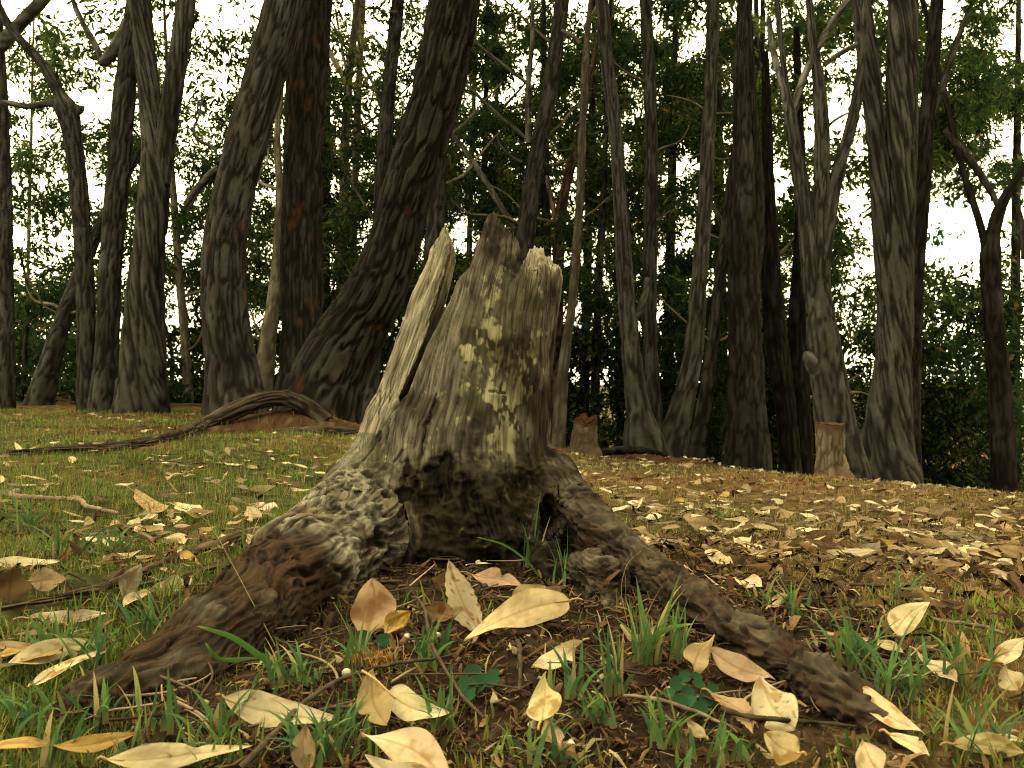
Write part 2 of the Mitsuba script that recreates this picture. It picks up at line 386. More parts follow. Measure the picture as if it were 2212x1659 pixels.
tree('smooth brown tree crossing behind the dark leaning trunk', [(802, 860, 38), (812, 640, 32), (820, 480, 30), (828, 330, 30), (838, 200, 30), (852, 80, 30), (860, 0, 28)], 12.5, 14, .007, plate=GREY * .75, top=3, limbs=[[(828, 250, 7), (810, 190, 6), (785, 140, 6), (770, 60, 5), (760, -10, 4)], [(812, 480, 8), (780, 430, 6), (750, 380, 5)]])
tree('furrowed grey trunk showing just above the splintered slab', [(926, 900, 52), (932, 700, 46), (938, 520, 42), (946, 400, 38), (954, 300, 32), (962, 180, 26), (975, 50, 20)], 12.0, 14, .010, plate=GREY * .85, top=2.5)
tree('brown tree with bare dead side branches above the stump', [(1112, 900, 48), (1124, 640, 42), (1138, 496, 40), (1149, 386, 38), (1166, 300, 36), (1184, 221, 34), (1202, 100, 33), (1214, 0, 30)], 11.5, 18, .011, plate=GREY * .85, top=3,
     limbs=[[(1112, 495, 13), (1075, 435, 13), (1035, 370, 12), (1000, 318, 11), (975, 288, 9)], [(1136, 300, 9), (1095, 262, 8), (1050, 225, 7), (1015, 190, 7), (980, 165, 5)], [(1150, 190, 9), (1100, 150, 8), (1060, 120, 8), (1022, 85, 6)],
            [(1128, 350, 6), (1095, 330, 5), (1075, 300, 4), (1082, 280, 3)], [(1142, 310, 14), (1140, 240, 14), (1142, 170, 13), (1150, 80, 11), (1150, 0, 9)]])
tree('thin dead pole standing between the stump and its tallest point', [(1068, 900, 14), (1066, 640, 12), (1068, 420, 11), (1072, 250, 10), (1074, 130, 9), (1072, 40, 5)], 15.5, 6, .004, plate=PALE * .75, fiss=PALEF, top=.8, limbs=[[(1074, 150, 4), (1090, 125, 4), (1108, 100, 3)]])
tree('dark slim tree tucked behind the brown branched tree', [(1186, 930, 26), (1184, 700, 22), (1180, 520, 20), (1178, 360, 18), (1176, 200, 14)], 14, 10, .006, plate=DARK, top=2)
tree('crooked reddish tree bending between two straight trunks', [(1196, 950, 40), (1200, 760, 30), (1205, 600, 26), (1208, 480, 26), (1222, 400, 22), (1244, 320, 18), (1260, 250, 12)], 13.2, 10, .008, plate=A((.07, .045, .032)), top=2, limbs=[[(1206, 500, 14), (1190, 430, 10), (1180, 380, 7)]])
tree('slender tree with a pale forked top near the middle', [(1206, 950, 32), (1216, 800, 25), (1230, 700, 21), (1244, 560, 20), (1254, 400, 18), (1258, 280, 17), (1264, 140, 16), (1270, 60, 13), (1276, 0, 11)], 11.2, 12, .006, plate=PALE * .45, fiss=PALEF * .6, top=3,
     limbs=[[(1254, 95, 12), (1242, 82, 11), (1226, 72, 10), (1212, 66, 6)], [(1262, 60, 9), (1274, 40, 9), (1292, 10, 8)]])
tree('thin brown pole left of the straight ribbed tree', [(1284, 940, 22), (1288, 760, 19), (1294, 600, 17), (1302, 440, 15), (1308, 300, 12)], 13.8, 8, .005, plate=GREY * .7, top=2.5)
tree('ribbed tree with flared foot, tall and nearly straight', [(1390, 962, 90), (1376, 880, 54), (1364, 772, 43), (1355, 662, 39), (1346, 540, 34), (1334, 331, 29), (1322, 220, 28), (1310, 110, 28), (1300, 0, 27)], 10.6, 18, .013, kv=1.8, plate=GREY * .95, top=4, limbs=[[(1356, 700, 20), (1385, 660, 18), (1398, 600, 14)]])
tree('straight ribbed tree beside the one with flared foot', [(1416, 950, 42), (1408, 820, 36), (1402, 662, 33), (1405, 480, 30), (1406, 331, 28), (1403, 180, 28), (1394, 0, 25)], 12, 16, .010, kv=1.8, plate=GREY * .85, top=4)
tree('grey tree curving out of the ground then rising upright', [(1452, 960, 66), (1470, 880, 52), (1492, 809, 44), (1503, 700, 38), (1511, 607, 34), (1525, 404, 31), (1533, 220, 29), (1538, 100, 28), (1540, 0, 27)], 10.8, 18, .012, kv=1.8, plate=GREY * .95, top=4)
tree('thin tree leaning away beside the curving grey tree', [(1506, 980, 42), (1524, 860, 32), (1540, 740, 28), (1556, 600, 25), (1570, 460, 22), (1586, 340, 20), (1600, 240, 16), (1612, 120, 12)], 11.6, 12, .008, plate=GREY * .85, top=2, limbs=[[(1560, 480, 10), (1530, 430, 9), (1510, 400, 6)], [(1572, 450, 10), (1608, 420, 8), (1640, 380, 5)]])
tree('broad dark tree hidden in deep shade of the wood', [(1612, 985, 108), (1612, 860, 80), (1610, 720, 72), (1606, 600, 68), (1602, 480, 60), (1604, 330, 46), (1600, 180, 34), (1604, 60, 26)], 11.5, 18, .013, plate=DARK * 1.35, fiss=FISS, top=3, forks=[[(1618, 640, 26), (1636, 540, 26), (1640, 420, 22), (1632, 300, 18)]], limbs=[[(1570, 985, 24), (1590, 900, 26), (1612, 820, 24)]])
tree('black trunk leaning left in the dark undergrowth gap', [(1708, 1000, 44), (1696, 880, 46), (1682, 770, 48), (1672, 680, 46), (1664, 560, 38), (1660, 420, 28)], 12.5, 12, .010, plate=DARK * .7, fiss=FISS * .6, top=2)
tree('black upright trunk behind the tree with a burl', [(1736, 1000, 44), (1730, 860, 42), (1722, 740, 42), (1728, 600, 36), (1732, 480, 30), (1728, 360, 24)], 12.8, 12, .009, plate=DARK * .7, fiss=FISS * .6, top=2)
t20 = tree('three limbed tree with a burl low on its trunk', [(1822, 1030, 110), (1812, 960, 88), (1800, 880, 78), (1788, 800, 72), (1778, 741, 70), (1771, 680, 60), (1769, 607, 48), (1771, 520, 38), (1773, 450, 33), (1776, 330, 31), (1774, 230, 30), (1766, 150, 24), (1752, 60, 18), (1748, 0, 14)], 8.6, 18, .011, kv=2.2, plate=GREY * 1.15, top=2, lump=.12,
           forks=[[(1764, 680, 44), (1753, 600, 40), (1744, 500, 35), (1730, 400, 32), (1716, 310, 30), (1706, 245, 28), (1700, 200, 14)], [(1766, 660, 44), (1776, 560, 38), (1792, 450, 32), (1810, 370, 28), (1834, 290, 24), (1852, 210, 20), (1862, 130, 16), (1866, 40, 12)]],
           limbs=[[(1710, 250, 20), (1728, 190, 18), (1762, 110, 17), (1800, 45, 16), (1840, -10, 14)], [(1706, 262, 20), (1690, 190, 16), (1672, 120, 14), (1660, 40, 12)], [(1780, 140, 12), (1812, 118, 12), (1852, 96, 10)], [(1778, 290, 7), (1800, 262, 6), (1850, 240, 4)], [(1776, 800, 56, 0), (1758, 782, 42, -.02), (1745, 768, 28, -.03), (1739, 760, 8, -.03)]])
t21 = tree('great double stemmed tree with diagonal ropy bark', [(1912, 1030, 150), (1915, 960, 112), (1922, 880, 90), (1929, 800, 78), (1932, 700, 73), (1934, 600, 72), (1940, 480, 68), (1945, 400, 65), (1947, 202, 64), (1950, 100, 62), (1952, 0, 60)], 9.2, 17, .020, twist=1.25, kv=1.5, plate=GREY * 1.05, top=5,
           forks=[[(1920, 700, 38), (1911, 580, 40), (1905, 480, 40), (1900, 400, 40), (1893, 300, 40), (1884, 200, 42), (1870, 90, 44), (1858, 0, 38)]])
tree('dark trunk pressed against the great double stemmed tree', [(1958, 1040, 60), (1962, 900, 46), (1968, 760, 44), (1972, 607, 44), (1980, 500, 44), (1990, 400, 38), (2000, 280, 32), (2014, 120, 30), (2024, 0, 26)], 9.9, 16, .012, plate=DARK, fiss=FISS * .8, top=3,
     limbs=[[(1996, 300, 18), (2030, 200, 16), (2060, 110, 14), (2090, 30, 10)], [(1988, 430, 20), (2020, 395, 4)]])
tree('tree forking low against the bright glow of sky', [(2170, 1080, 54), (2162, 900, 48), (2152, 760, 44), (2142, 640, 42), (2138, 560, 44), (2142, 510, 30), (2156, 460, 26), (2172, 420, 20), (2196, 390, 14)], 10.4, 12, .009, plate=DARK, fiss=FISS, top=1,
     forks=[[(2134, 560, 22), (2118, 490, 18), (2096, 420, 16), (2078, 360, 14)]], limbs=[[(2160, 455, 12), (2120, 380, 16), (2070, 315, 16), (2040, 280, 12)], [(2212, 560, 14), (2206, 480, 13), (2196, 440, 9)]])
# a few thin far trunks, seen between the front ones
FAR = ['pale thread thin stem rising through the green shrub at the far edge', 'dim trunk close against the massive upright tree', 'thin dark stem just past the splintered slab', 'second dark stem between slab and stump peak', 'dim stem just beyond the slender pale topped tree', 'thin dark stem between the thin pole and ribbed flared tree',
       'dim trunk between the ribbed trees and curving grey tree', 'dim trunk just beyond the curving grey tree', 'thin dark stem beside the broad shaded tree', 'dim trunk leaning behind the broad shaded tree', 'thin dark stem at the outermost edge by the glow']
for px, w, d, dx in [(54, 8, 17, 16), (700, 22, 15, 6), (1004, 14, 18, 20), (1036, 16, 16, 14), (1260, 20, 17, 20), (1340, 16, 18, -14), (1440, 22, 16, 16), (1560, 26, 17, -10), (1640, 20, 18, 6), (1660, 22, 17, -22), (2190, 20, 17, 8)]:
    tree(FAR.pop(0), [(px, 930, w * 1.2), (px + dx * .3, 700, w), (px + dx * .6, 450, w * .9), (px + dx, 200, w * .7), (px + dx * 1.2, 20, w * .5)], d, 8, .006,
         plate=(PALE * .7 if w < 15 else DARK), top=2, group=G_BACK)

# ------------------------------------------------------------------ foliage
GRID = ["3233221443774776867877",
        "5564334533778888853999",
        "3334455665888899842999",
        "5566787888999997546786",
        "2365788778998887873411",
        "4434688789995676886412",
        "8854788899998899974688",
        "9976899999999999964899",
        "9999999999999999998999",
        "0000000009999999999999",
        "0000000000000000008999"]
LAI = [0, .10, .28, .5, .75, 1.0, 1.35, 1.8, 2.3, 3.0]
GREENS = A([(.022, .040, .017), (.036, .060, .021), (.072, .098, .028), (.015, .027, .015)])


def leaf_cloud(n, centre, rad, size, rng, tone, slim=.30, droop=.55):
    """n real leaves on drooping sprays inside an ellipsoid."""
    ns = max(1, n // 9)
    u = unit(rng.normal(size=(ns, 3))) * (rng.random((ns, 1)) ** .42)
    sp = centre + u * rad
    dirs = unit(rng.normal(size=(ns, 3)) * A([1, 1, .55]) + u * .4 + A([0, 0, -droop * .5]))
    k = rng.integers(0, ns, n)
    along = (rng.random((n, 1)) - .3) * size * 3.2
    base = sp[k] + dirs[k] * along + rng.normal(size=(n, 3)) * size * .28
    ax = unit(dirs[k] * .8 + rng.normal(size=(n, 3)) * .75 + A([0, 0, -droop]))
    side = unit(np.cross(ax, rng.normal(size=(n, 3))))
    nor = np.cross(ax, side)
    L = size * (.65 + .7 * rng.random((n, 1))); W = L * slim * (.8 + .4 * rng.random((n, 1)))
    bend = (rng.random((n, 1)) - .5) * .35 * L
    v = np.stack([base, base + ax * L * .45 + side * W * .5 + nor * bend * .5, base + ax * L + nor * 0, base + ax * L * .45 - side * W * .5 + nor * bend * .5], 1).reshape(-1, 3)
    i = np.arange(n)[:, None] * 4
    f = np.vstack([i + A([[0, 1, 2]]), i + A([[0, 2, 3]])])
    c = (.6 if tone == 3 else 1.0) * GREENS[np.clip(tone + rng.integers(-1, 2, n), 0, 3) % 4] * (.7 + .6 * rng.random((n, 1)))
    c = np.where(rng.random((n, 1)) < .03, A((.14, .10, .04)), c)
    return v, f, np.repeat(c, 4, 0)


crowns, shrubs = {}, {}
keys = list(TREES)
frng = np.random.default_rng(99)
for r, row in enumerate(GRID):
    for cidx, ch in enumerate(row):
        lv = int(ch)
        if lv == 0:
            continue
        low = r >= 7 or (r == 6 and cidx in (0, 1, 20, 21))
        layers = 1 if lv < 4 else 2 if lv < 8 else 3
        for ly in range(layers):
            d = (12.6 + 2.6 * ly + frng.random() * 2.2) if not low else (13.2 + 2.0 * ly + frng.random() * 1.5)
            px, py = cidx * 100 + 50 + frng.normal() * 18, r * 100 + 50 + frng.normal() * 18
            c = at(px, py, d)
            pr = 62 * d / F
            size = .125 if not low else .13
            leaf_px = (size * F / d) ** 2 * (.30 if not low else .34) * .5 * .62
            n = int(LAI[lv] / layers * (21000 if not low else 19000) / leaf_px)
            rad = A([pr * 1.05, pr * 1.5, pr])
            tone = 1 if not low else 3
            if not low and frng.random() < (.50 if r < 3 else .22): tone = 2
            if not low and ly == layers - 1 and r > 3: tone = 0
            if cidx < 2 and r in (5, 6): tone = 2
            nsub = 1 if low else 3
            parts = []
            for q in range(nsub):
                off = frng.normal(size=3) * rad * .55 if nsub > 1 else 0
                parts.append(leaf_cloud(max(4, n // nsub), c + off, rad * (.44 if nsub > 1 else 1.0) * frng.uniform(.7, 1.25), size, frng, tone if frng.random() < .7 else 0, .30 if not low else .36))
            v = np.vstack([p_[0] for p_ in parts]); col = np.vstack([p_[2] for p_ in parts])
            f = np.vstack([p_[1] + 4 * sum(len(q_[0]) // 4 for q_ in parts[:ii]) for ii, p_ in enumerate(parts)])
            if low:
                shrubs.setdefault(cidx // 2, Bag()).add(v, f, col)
            else:
                k = min(keys, key=lambda k: abs(TREES[k][0] - px) * .011 + abs(TREES[k][1] - d) * .5 + .2 * (r > 3) * 0)
                crowns.setdefault(k, Bag()).add(v, f, col)
# the crowns above the frame, over the wood's edge
for k in keys:
    px, d, tip = TREES[k]
    if labels[k].get('group'):
        continue
    for j in range(3):
        c = tip + A([frng.normal() * 1.0, frng.normal() * 1.3, 1.0 + 1.1 * j + frng.normal() * .4])
        c[2] = max(c[2], EYE[2] + (CY + 90) / F * c[1] + 1.0)
        v, f, col = leaf_cloud(420, c, A([1.3, 1.5, .8]), .22, frng, 1)
        crowns.setdefault(k, Bag()).add(v, f, col)
# the wood goes on round the clearing, behind the viewpoint
wood = Bag()
wrng = np.random.default_rng(5)
for i in range(84):
    a = np.radians(wrng.uniform(58, 285))
    rr = wrng.uniform(8.0, 13)
    hh = wrng.uniform(1.0, 13.0)
    if np.degrees(a) > 205 and hh > 6.0: continue
    v, f, col = leaf_cloud(420, A([rr * np.sin(a), rr * np.cos(a), hh - .5]), A([2.4, 2.4, 1.7]), .62, wrng, 1, .5)
    wood.add(v, f, col)
k = put('surrounding_wood', *wood.out(), 'mat_foliage', smooth=False)
tag(k, 'leafy wood that closes the clearing on its other sides', kind='stuff')
for k, b in crowns.items():
    put('crown', *b.out(), 'mat_foliage', k, smooth=False)
SH = {0: 'green shrub lit from behind at the far edge', 1: 'dark shrub between the bent tree and spiral barked tree', 2: 'dark shrub behind the swollen buttressed tree', 3: 'dark shrub behind the massive upright tree',
      4: 'dark shrub behind the leaning dark tree', 5: 'dark shrub directly behind the jagged stump', 6: 'dark shrub behind the slender pale topped tree', 7: 'dark shrub behind the curving grey tree', 8: 'dark shrub behind the broad shaded tree',
      9: 'dark shrub between the three limbed tree and double stemmed tree', 10: 'dense dark shrub below the bright glow of sky', 11: 'dense dark shrub at the outer edge past the forked tree'}
for i, b in sorted(shrubs.items()):
    s = key_of('shrub')
    tag(s, SH[i], 'shrub')
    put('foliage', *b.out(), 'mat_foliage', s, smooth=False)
    x = (i * 200 + 100)
    for q in range(3):
        d = 14.0 + q * .8
        p0 = at(x + (q - 1) * 60, 900, d); g0 = float(ground(p0[0], p0[1]))
        pp = A([[p0[0], d, g0 - .2], [p0[0] + .1, d, g0 + .7], [p0[0] + frng.normal() * .4, d + .1, g0 + 1.6], [p0[0] + frng.normal() * .6, d, g0 + 2.4]])
        add_limb(s, 'stem', pp, A([.05, .04, .03, .015]), 8, .004, 0, 4, 300 + i * 3 + q, DARK, FISS, nu=8)

# ------------------------------------------------------------------ the broken stump: a distance field meshed by surface nets
def surface_nets(vol, origin, h):
    """Vertices and quads of the zero level of vol (negative inside)."""
    inside = vol < 0
    nx, ny, nz = vol.shape
    acc = np.zeros((nx - 1, ny - 1, nz - 1, 3), np.float32); cnt = np.zeros((nx - 1, ny - 1, nz - 1), np.float32)
    corners = [(a, b, c) for a in (0, 1) for b in (0, 1) for c in (0, 1)]
    for a in corners:
        for ax in range(3):
            if a[ax]:
                continue
            b = list(a); b[ax] = 1
            sa = tuple(slice(a[k], a[k] + vol.shape[k] - 1) for k in range(3)); sb = tuple(slice(b[k], b[k] + vol.shape[k] - 1) for k in range(3))
            idx = np.nonzero(inside[sa] != inside[sb])
            va, vb = vol[sa][idx], vol[sb][idx]
            t = va / (va - vb)
            for k in range(3):
                acc[idx + (np.full(len(t), k),)] += (t if k == ax else a[k])
            cnt[idx] += 1
    on = cnt > 0
    ids = -np.ones(on.shape, np.int64); ids[on] = np.arange(on.sum())
    cell = np.stack(np.nonzero(on), 1)
    v = (cell + acc[on] / cnt[on][:, None]) * h + origin
    quads = []
    for ax in range(3):
        lo = [slice(None)] * 3; hi = [slice(None)] * 3; lo[ax], hi[ax] = slice(0, -1), slice(1, None)
        i = np.stack(np.nonzero(inside[tuple(lo)] != inside[tuple(hi)]), 1)
        u, w = (ax + 1) % 3, (ax + 2) % 3
        i = i[(i[:, u] > 0) & (i[:, w] > 0) & (i[:, u] < vol.shape[u] - 1) & (i[:, w] < vol.shape[w] - 1)]
        e = np.eye(3, dtype=int)
        q = np.stack([ids[tuple((i - du * e[u] - dw * e[w]).T)] for du, dw in ((1, 1), (0, 1), (0, 0), (1, 0))], 1)
        flip = ~inside[tuple(i.T)]
        q[flip] = q[flip][:, ::-1]
        quads.append(q)
    return v, np.vstack(quads)


def subdivide_quads(v, q):
    e = np.sort(np.concatenate([q[:, [0, 1]], q[:, [1, 2]], q[:, [2, 3]], q[:, [3, 0]]]), axis=1)
    ue, inv = np.unique(e[:, 0] * len(v) + e[:, 1], return_inverse=True)
    inv = inv.ravel()
    mid = (v[ue // len(v)] + v[ue % len(v)]) / 2
    cen = v[q].mean(1)
    n, m, k = len(v), len(ue), len(q)
    E = inv.reshape(4, k).T + n
    c = np.arange(k) + n + m
    out = np.vstack([np.stack([q[:, 0], E[:, 0], c, E[:, 3]], 1), np.stack([E[:, 0], q[:, 1], E[:, 1], c], 1), np.stack([c, E[:, 1], q[:, 2], E[:, 2]], 1), np.stack([E[:, 3], c, E[:, 2], q[:, 3]], 1)])
    return np.vstack([v, mid, cen]), out


def normals_of(v, q):
    f = np.vstack([q[:, [0, 1, 2]], q[:, [0, 2, 3]]])
    fn = np.cross(v[f[:, 1]] - v[f[:, 0]], v[f[:, 2]] - v[f[:, 0]])
    n = np.zeros_like(v)
    for k in range(3):
        n += np.stack([np.bincount(f[:, k], fn[:, c], len(v)) for c in range(3)], 1)
    return unit(n)


D0 = 1.62
PX = lambda px: (A(px, float) - CX) / F * D0            # a pixel column or row, measured in the plane of the stump
PZ = lambda py: EYE[2] + (CY - A(py, float)) / F * D0


def poly(rows):
    r = A(rows, float)
    return PX(r[:, 0]), PZ(r[:, 1])


def by_z(rows):
    x, z = poly(rows)
    o = np.argsort(z)
    return lambda q: np.interp(q, z[o], x[o])


OUTL = by_z([(948, 490), (930, 540), (921, 568), (897, 627), (870, 705), (840, 791), (820, 847), (799, 888), (775, 954), (759, 996), (735, 1040), (705, 1090), (690, 1250)])
OUTR = by_z([(1213, 490), (1212, 590), (1208, 622), (1201, 686), (1194, 771), (1190, 847), (1190, 919), (1190, 962), (1196, 1000), (1208, 1040), (1226, 1085), (1240, 1130), (1250, 1250)])
SLABR = by_z([(1000, 490), (986, 542), (968, 612), (948, 683), (926, 754), (907, 800), (887, 845), (868, 880), (850, 912), (846, 930)])
BODYL = by_z([(1030, 490), (1028, 546), (1024, 563), (1015, 590), (989, 622), (979, 654), (957, 703), (932, 749), (915, 790), (897, 835), (876, 876), (855, 912), (846, 932)])
FRONT_TOP = [(900, 600), (921, 568), (929, 545), (936, 524), (950, 512), (970, 499), (974, 539), (986, 542), (1000, 560), (1028, 546), (1044, 533), (1051, 507), (1062, 490), (1071, 477), (1076, 497), (1086, 512), (1104, 522), (1121, 535), (1124, 560), (1126, 596), (1129, 596), (1131, 572), (1138, 577), (1143, 597), (1151, 583), (1159, 598), (1168, 572), (1176, 592), (1186, 577), (1197, 592), (1206, 584), (1212, 592), (1230, 620)]
BACK_TOP = [(900, 640), (986, 600), (1010, 620), (1070, 560), (1110, 600), (1132, 570), (1136, 556), (1143, 541), (1162, 531), (1174, 538), (1179, 553), (1193, 551), (1202, 573), (1212, 592), (1230, 620)]


def capsule(P, a, b, ra, rb):
    ab = b - a
    n2 = float(ab @ ab)
    a, ab = [float(q) for q in a], [float(q) for q in ab]
    t = np.clip(((P[0] - a[0]) * ab[0] + (P[1] - a[1]) * ab[1] + (P[2] - a[2]) * ab[2]) * (1 / n2), 0, 1)
    return np.sqrt((P[0] - a[0] - t * ab[0]) ** 2 + (P[1] - a[1] - t * ab[1]) ** 2 + (P[2] - a[2] - t * ab[2]) ** 2) - (ra + (rb - ra) * t)


def smin(a, b, k):
    h = np.clip(.5 + .5 * (b - a) / k, 0, 1)
    return b * (1 - h) + a * h - k * h * (1 - h)


def chain(P, pts, k=None):
    d = None
    for (p, r), (q, s) in zip(pts[:-1], pts[1:]):
        c = capsule(P, p, q, r, s)
        d = c if d is None else (np.minimum(d, c) if k is None else smin(d, c, k))
    return d


def on_line(X, Z, rows):
    x, z = poly(rows)
    d = 9.0
    for i in range(len(x) - 1):
        a, b = A([x[i], z[i]]), A([x[i + 1], z[i + 1]])
        ab = b - a
        t = np.clip(((X - a[0]) * ab[0] + (Z - a[1]) * ab[1]) / (ab @ ab), 0, 1)
        d = np.minimum(d, np.hypot(X - a[0] - t * ab[0], Z - a[1] - t * ab[1]))
    return d


LROOT = [(at(800, 1095, 1.57), .085), (at(752, 1148, 1.46), .080), (at(694, 1196, 1.36), .072), (at(640, 1236, 1.26), .071), (at(560, 1300, 1.14), .054), (at(470, 1370, 1.04), .043), (at(385, 1420, .97), .033), (at(300, 1466, .91), .023), (at(210, 1500, .87), .014), (at(130, 1530, .835), .006)]
LROOT2 = [(at(560, 1350, 1.10), .042), (at(480, 1450, .98), .028), (at(400, 1482, .93), .022), (at(310, 1505, .88), .014), (at(200, 1535, .845), .006)]
RROOT = [(at(1195, 1035, 1.58), .045), (at(1235, 1085, 1.54), .038)]
for px, py, w, dmax in [(1290, 1140, 82, 1.47), (1360, 1205, 78, 1.37), (1430, 1256, 80, 1.28), (1500, 1306, 92, 1.20), (1545, 1336, 66, 1.15), (1600, 1365, 84, 1.09), (1680, 1415, 88, 1.02), (1715, 1440, 72, .99), (1760, 1466, 84, .96), (1838, 1516, 84, .905), (1892, 1552, 78, .87), (1942, 1590, 48, .845)]:
    d_ = min(dmax, float(hit(px, py + w * .38)[1]))
    RROOT.append((at(px, py, d_), w / F * d_ / 2))
FROOT = [(at(1185, 1110, 1.50), .030), (at(1175, 1165, 1.46), .024), (at(1180, 1210, 1.42), .018), (at(1190, 1250, 1.38), .010)]
LUMP = [(at(1255, 1245, 1.34), .035), (at(1300, 1280, 1.29), .034), (at(1330, 1330, 1.23), .018)]


def stump_mesh():
    h = .0049
    lo, hi = A([-.52, .74, -.11]), A([.40, 1.84, .62])
    ax = [np.arange(lo[k], hi[k], h).astype(np.float32) for k in range(3)]
    X, Y, Z = np.meshgrid(*ax, indexing='ij', sparse=True)
    shape = (len(ax[0]), len(ax[1]), len(ax[2]))

    def boxed(pts, pad, k=None, fill=.3):
        # the chain's distance inside its own box only
        c = A([p for p, r in pts]); R = max(r for p, r in pts) + pad
        sl = tuple(slice(int(np.searchsorted(ax[i], c[:, i].min() - R)), int(np.searchsorted(ax[i], c[:, i].max() + R))) for i in range(3))
        out = np.full(shape, fill, np.float32)
        P = (X[sl[0]], Y[:, sl[1]], Z[:, :, sl[2]])
        out[sl] = chain(P, pts, k)
        return out
    z1 = ax[2]
    l, r = OUTL(z1).astype(np.float32), OUTR(z1).astype(np.float32)
    c, a = ((l + r) / 2)[None, None], ((r - l) / 2)[None, None]
    b = np.interp(z1, [-.1, .05, .2, .6], [.175, .165, .135, .098])[None, None].astype(np.float32)
    cy = np.float32(1.625)
    # coarse noise on a smaller grid
    def cheap(freq, seed, stretch=(1, 1, 1), oct=3):
        st = 2
        q = np.stack(np.meshgrid(ax[0][::st], ax[1][::st], ax[2][::st], indexing='ij'), -1) * A(freq) * A(stretch)
        n = fbm(q, oct, seed).astype(np.float32)
        n = np.repeat(np.repeat(np.repeat(n, st, 0), st, 1), st, 2)[:shape[0], :shape[1], :shape[2]]
        return n - .5
    from scipy.ndimage import uniform_filter
    nA = uniform_filter(cheap(14, 3, (1, 1, .28)), 3)
    nB = uniform_filter(cheap(24, 6), 3)
    u, w = (X - c) / a, (Y - cy) / b
    rad = (np.abs(u) ** 2.3 + np.abs(w) ** 2.3) ** (1 / 2.3)
    body = (rad - 1) * np.minimum(a, b) * np.float32(.9) + nA * .020
    low = 1 - sstep(.02, .20, Z)
    body = body + nB * .030 * low
    hollow = (rad - .60) * np.minimum(a, b) * .9 + nA * .02
    hollow = np.maximum(hollow, .15 - Z)
    body = np.maximum(body, -hollow)
    # rotten recess low on the front
    jx, jz = poly([(840, 1120), (868, 1062), (888, 1012), (905, 988), (918, 1002), (935, 985), (985, 965), (1020, 970), (1075, 952), (1120, 968), (1165, 985), (1190, 1010), (1235, 1080)])
    jag = np.interp(ax[0], jx, jz, left=-.2, right=-.2)
    jag = (jag + (noise(np.stack([ax[0] * 55, ax[0] * 0, ax[0] * 0], -1), 8) - .5) * .07)[:, None, None].astype(np.float32)
    shallow = (.915 + .135 * sstep(PX(925), PX(1050), ax[0])[:, None, None]).astype(np.float32)
    rec = np.maximum(np.maximum(Z - jag, (Y - 1.60)), -(rad - shallow - nB * .22) * np.minimum(a, b) * .9)
    body = np.maximum(body, -rec)
    # split between slab and body
    sl, bl = SLABR(z1)[None, None].astype(np.float32), BODYL(z1)[None, None].astype(np.float32)
    wob = (nA * .012)
    gap = np.maximum(sl - X + wob, X - bl + wob) - np.float32(.0018)
    gap = np.maximum(gap, PZ(858) - Z)
    body = np.maximum(body, -gap)
    # cracks
    front = Y - 1.60
    for rows, wd in (([(1187, 850), (1189, 919), (1186, 962), (1190, 1012), (1204, 1050)], .0060), ([(1122, 566), (1119, 585), (1115, 600)], .0036), ([(1146, 550), (1143, 570), (1146, 590)], .007), ([(1150, 562), (1156, 575)], .006)):
        g = np.maximum(on_line(X, Z, rows) - wd - nA * .01, front)
        g = np.maximum(g, -(rad - .55) * .1)
        body = np.maximum(body, -g)
    # broken top
    px = ax[0] * F / D0 + CX
    ft, bt = (PZ(np.interp(px, [p[0] for p in rows], [p[1] for p in rows])) for rows in (FRONT_TOP, BACK_TOP))
    jn = (noise(np.stack([px * .35, px * 0, px * 0], -1), 5) - .5) * .012
    m = sstep(1.60, 1.66, ax[1])[None, :, None]
    is_slab = (px < 990)[:, None, None]
    top = ft[:, None, None] * (1 - m) + np.where(is_slab, ft[:, None, None] - .015, bt[:, None, None]) * m + jn[:, None, None]
    body = np.maximum(body, (Z - top) * .6 + nB * .008)
    body = smin(body, boxed(FROOT, .08) + nB * .03, .03)
    cav = np.sqrt(((X - PX(1181)) / .023) ** 2 + ((Y - 1.47) / .09) ** 2 + ((Z - PZ(1092)) / .040) ** 2) - 1
    lr = boxed(LROOT, .12, .03)
    w2 = 1 - sstep(1.05, 1.25, Y)
    lr = lr + nB * (.016 + .026 * w2)
    lr2 = boxed(LROOT2, .1, .02) + nB * .02
    lr = smin(lr, lr2, .03)
    whole = smin(body, lr, .055)
    rr = boxed(RROOT, .07, .012) + nB * .017
    whole = smin(whole, rr, .03)
    whole = smin(whole, boxed(LUMP, .07, .02) + nB * .05, .02)
    whole = np.maximum(whole, -(cav * .022 + nB * .012))
    v, q = surface_nets(whole.astype(np.float32), lo, h)
    # drop loose crumbs
    tri = np.vstack([q[:, [0, 1, 2]], q[:, [0, 2, 3]]])
    from scipy.sparse import coo_matrix
    from scipy.sparse.csgraph import connected_components
    g = coo_matrix((np.ones(len(tri) * 2), (np.concatenate([tri[:, 0], tri[:, 1]]), np.concatenate([tri[:, 1], tri[:, 2]]))), (len(v), len(v)))
    _, lab = connected_components(g, False)
    cnt = np.bincount(lab)
    good = cnt[lab] > 600
    q = q[good[q[:, 0]]]
    used = np.unique(q)
    re = -np.ones(len(v), int); re[used] = np.arange(len(used))
    v, q = v[used], re[q]
    # one relaxing step, then finer faces with grain
    for _ in range(2):
        e = np.concatenate([q[:, [0, 1]], q[:, [1, 2]], q[:, [2, 3]], q[:, [3, 0]]])
        n = np.bincount(e[:, 0], minlength=len(v)) + 1e-9
        avg = np.stack([np.bincount(e[:, 0], v[e[:, 1], k], len(v)) for k in range(3)], 1) / n[:, None]
        v = v * .5 + avg * .5
    v, q = subdivide_quads(v, q)
    return v, q


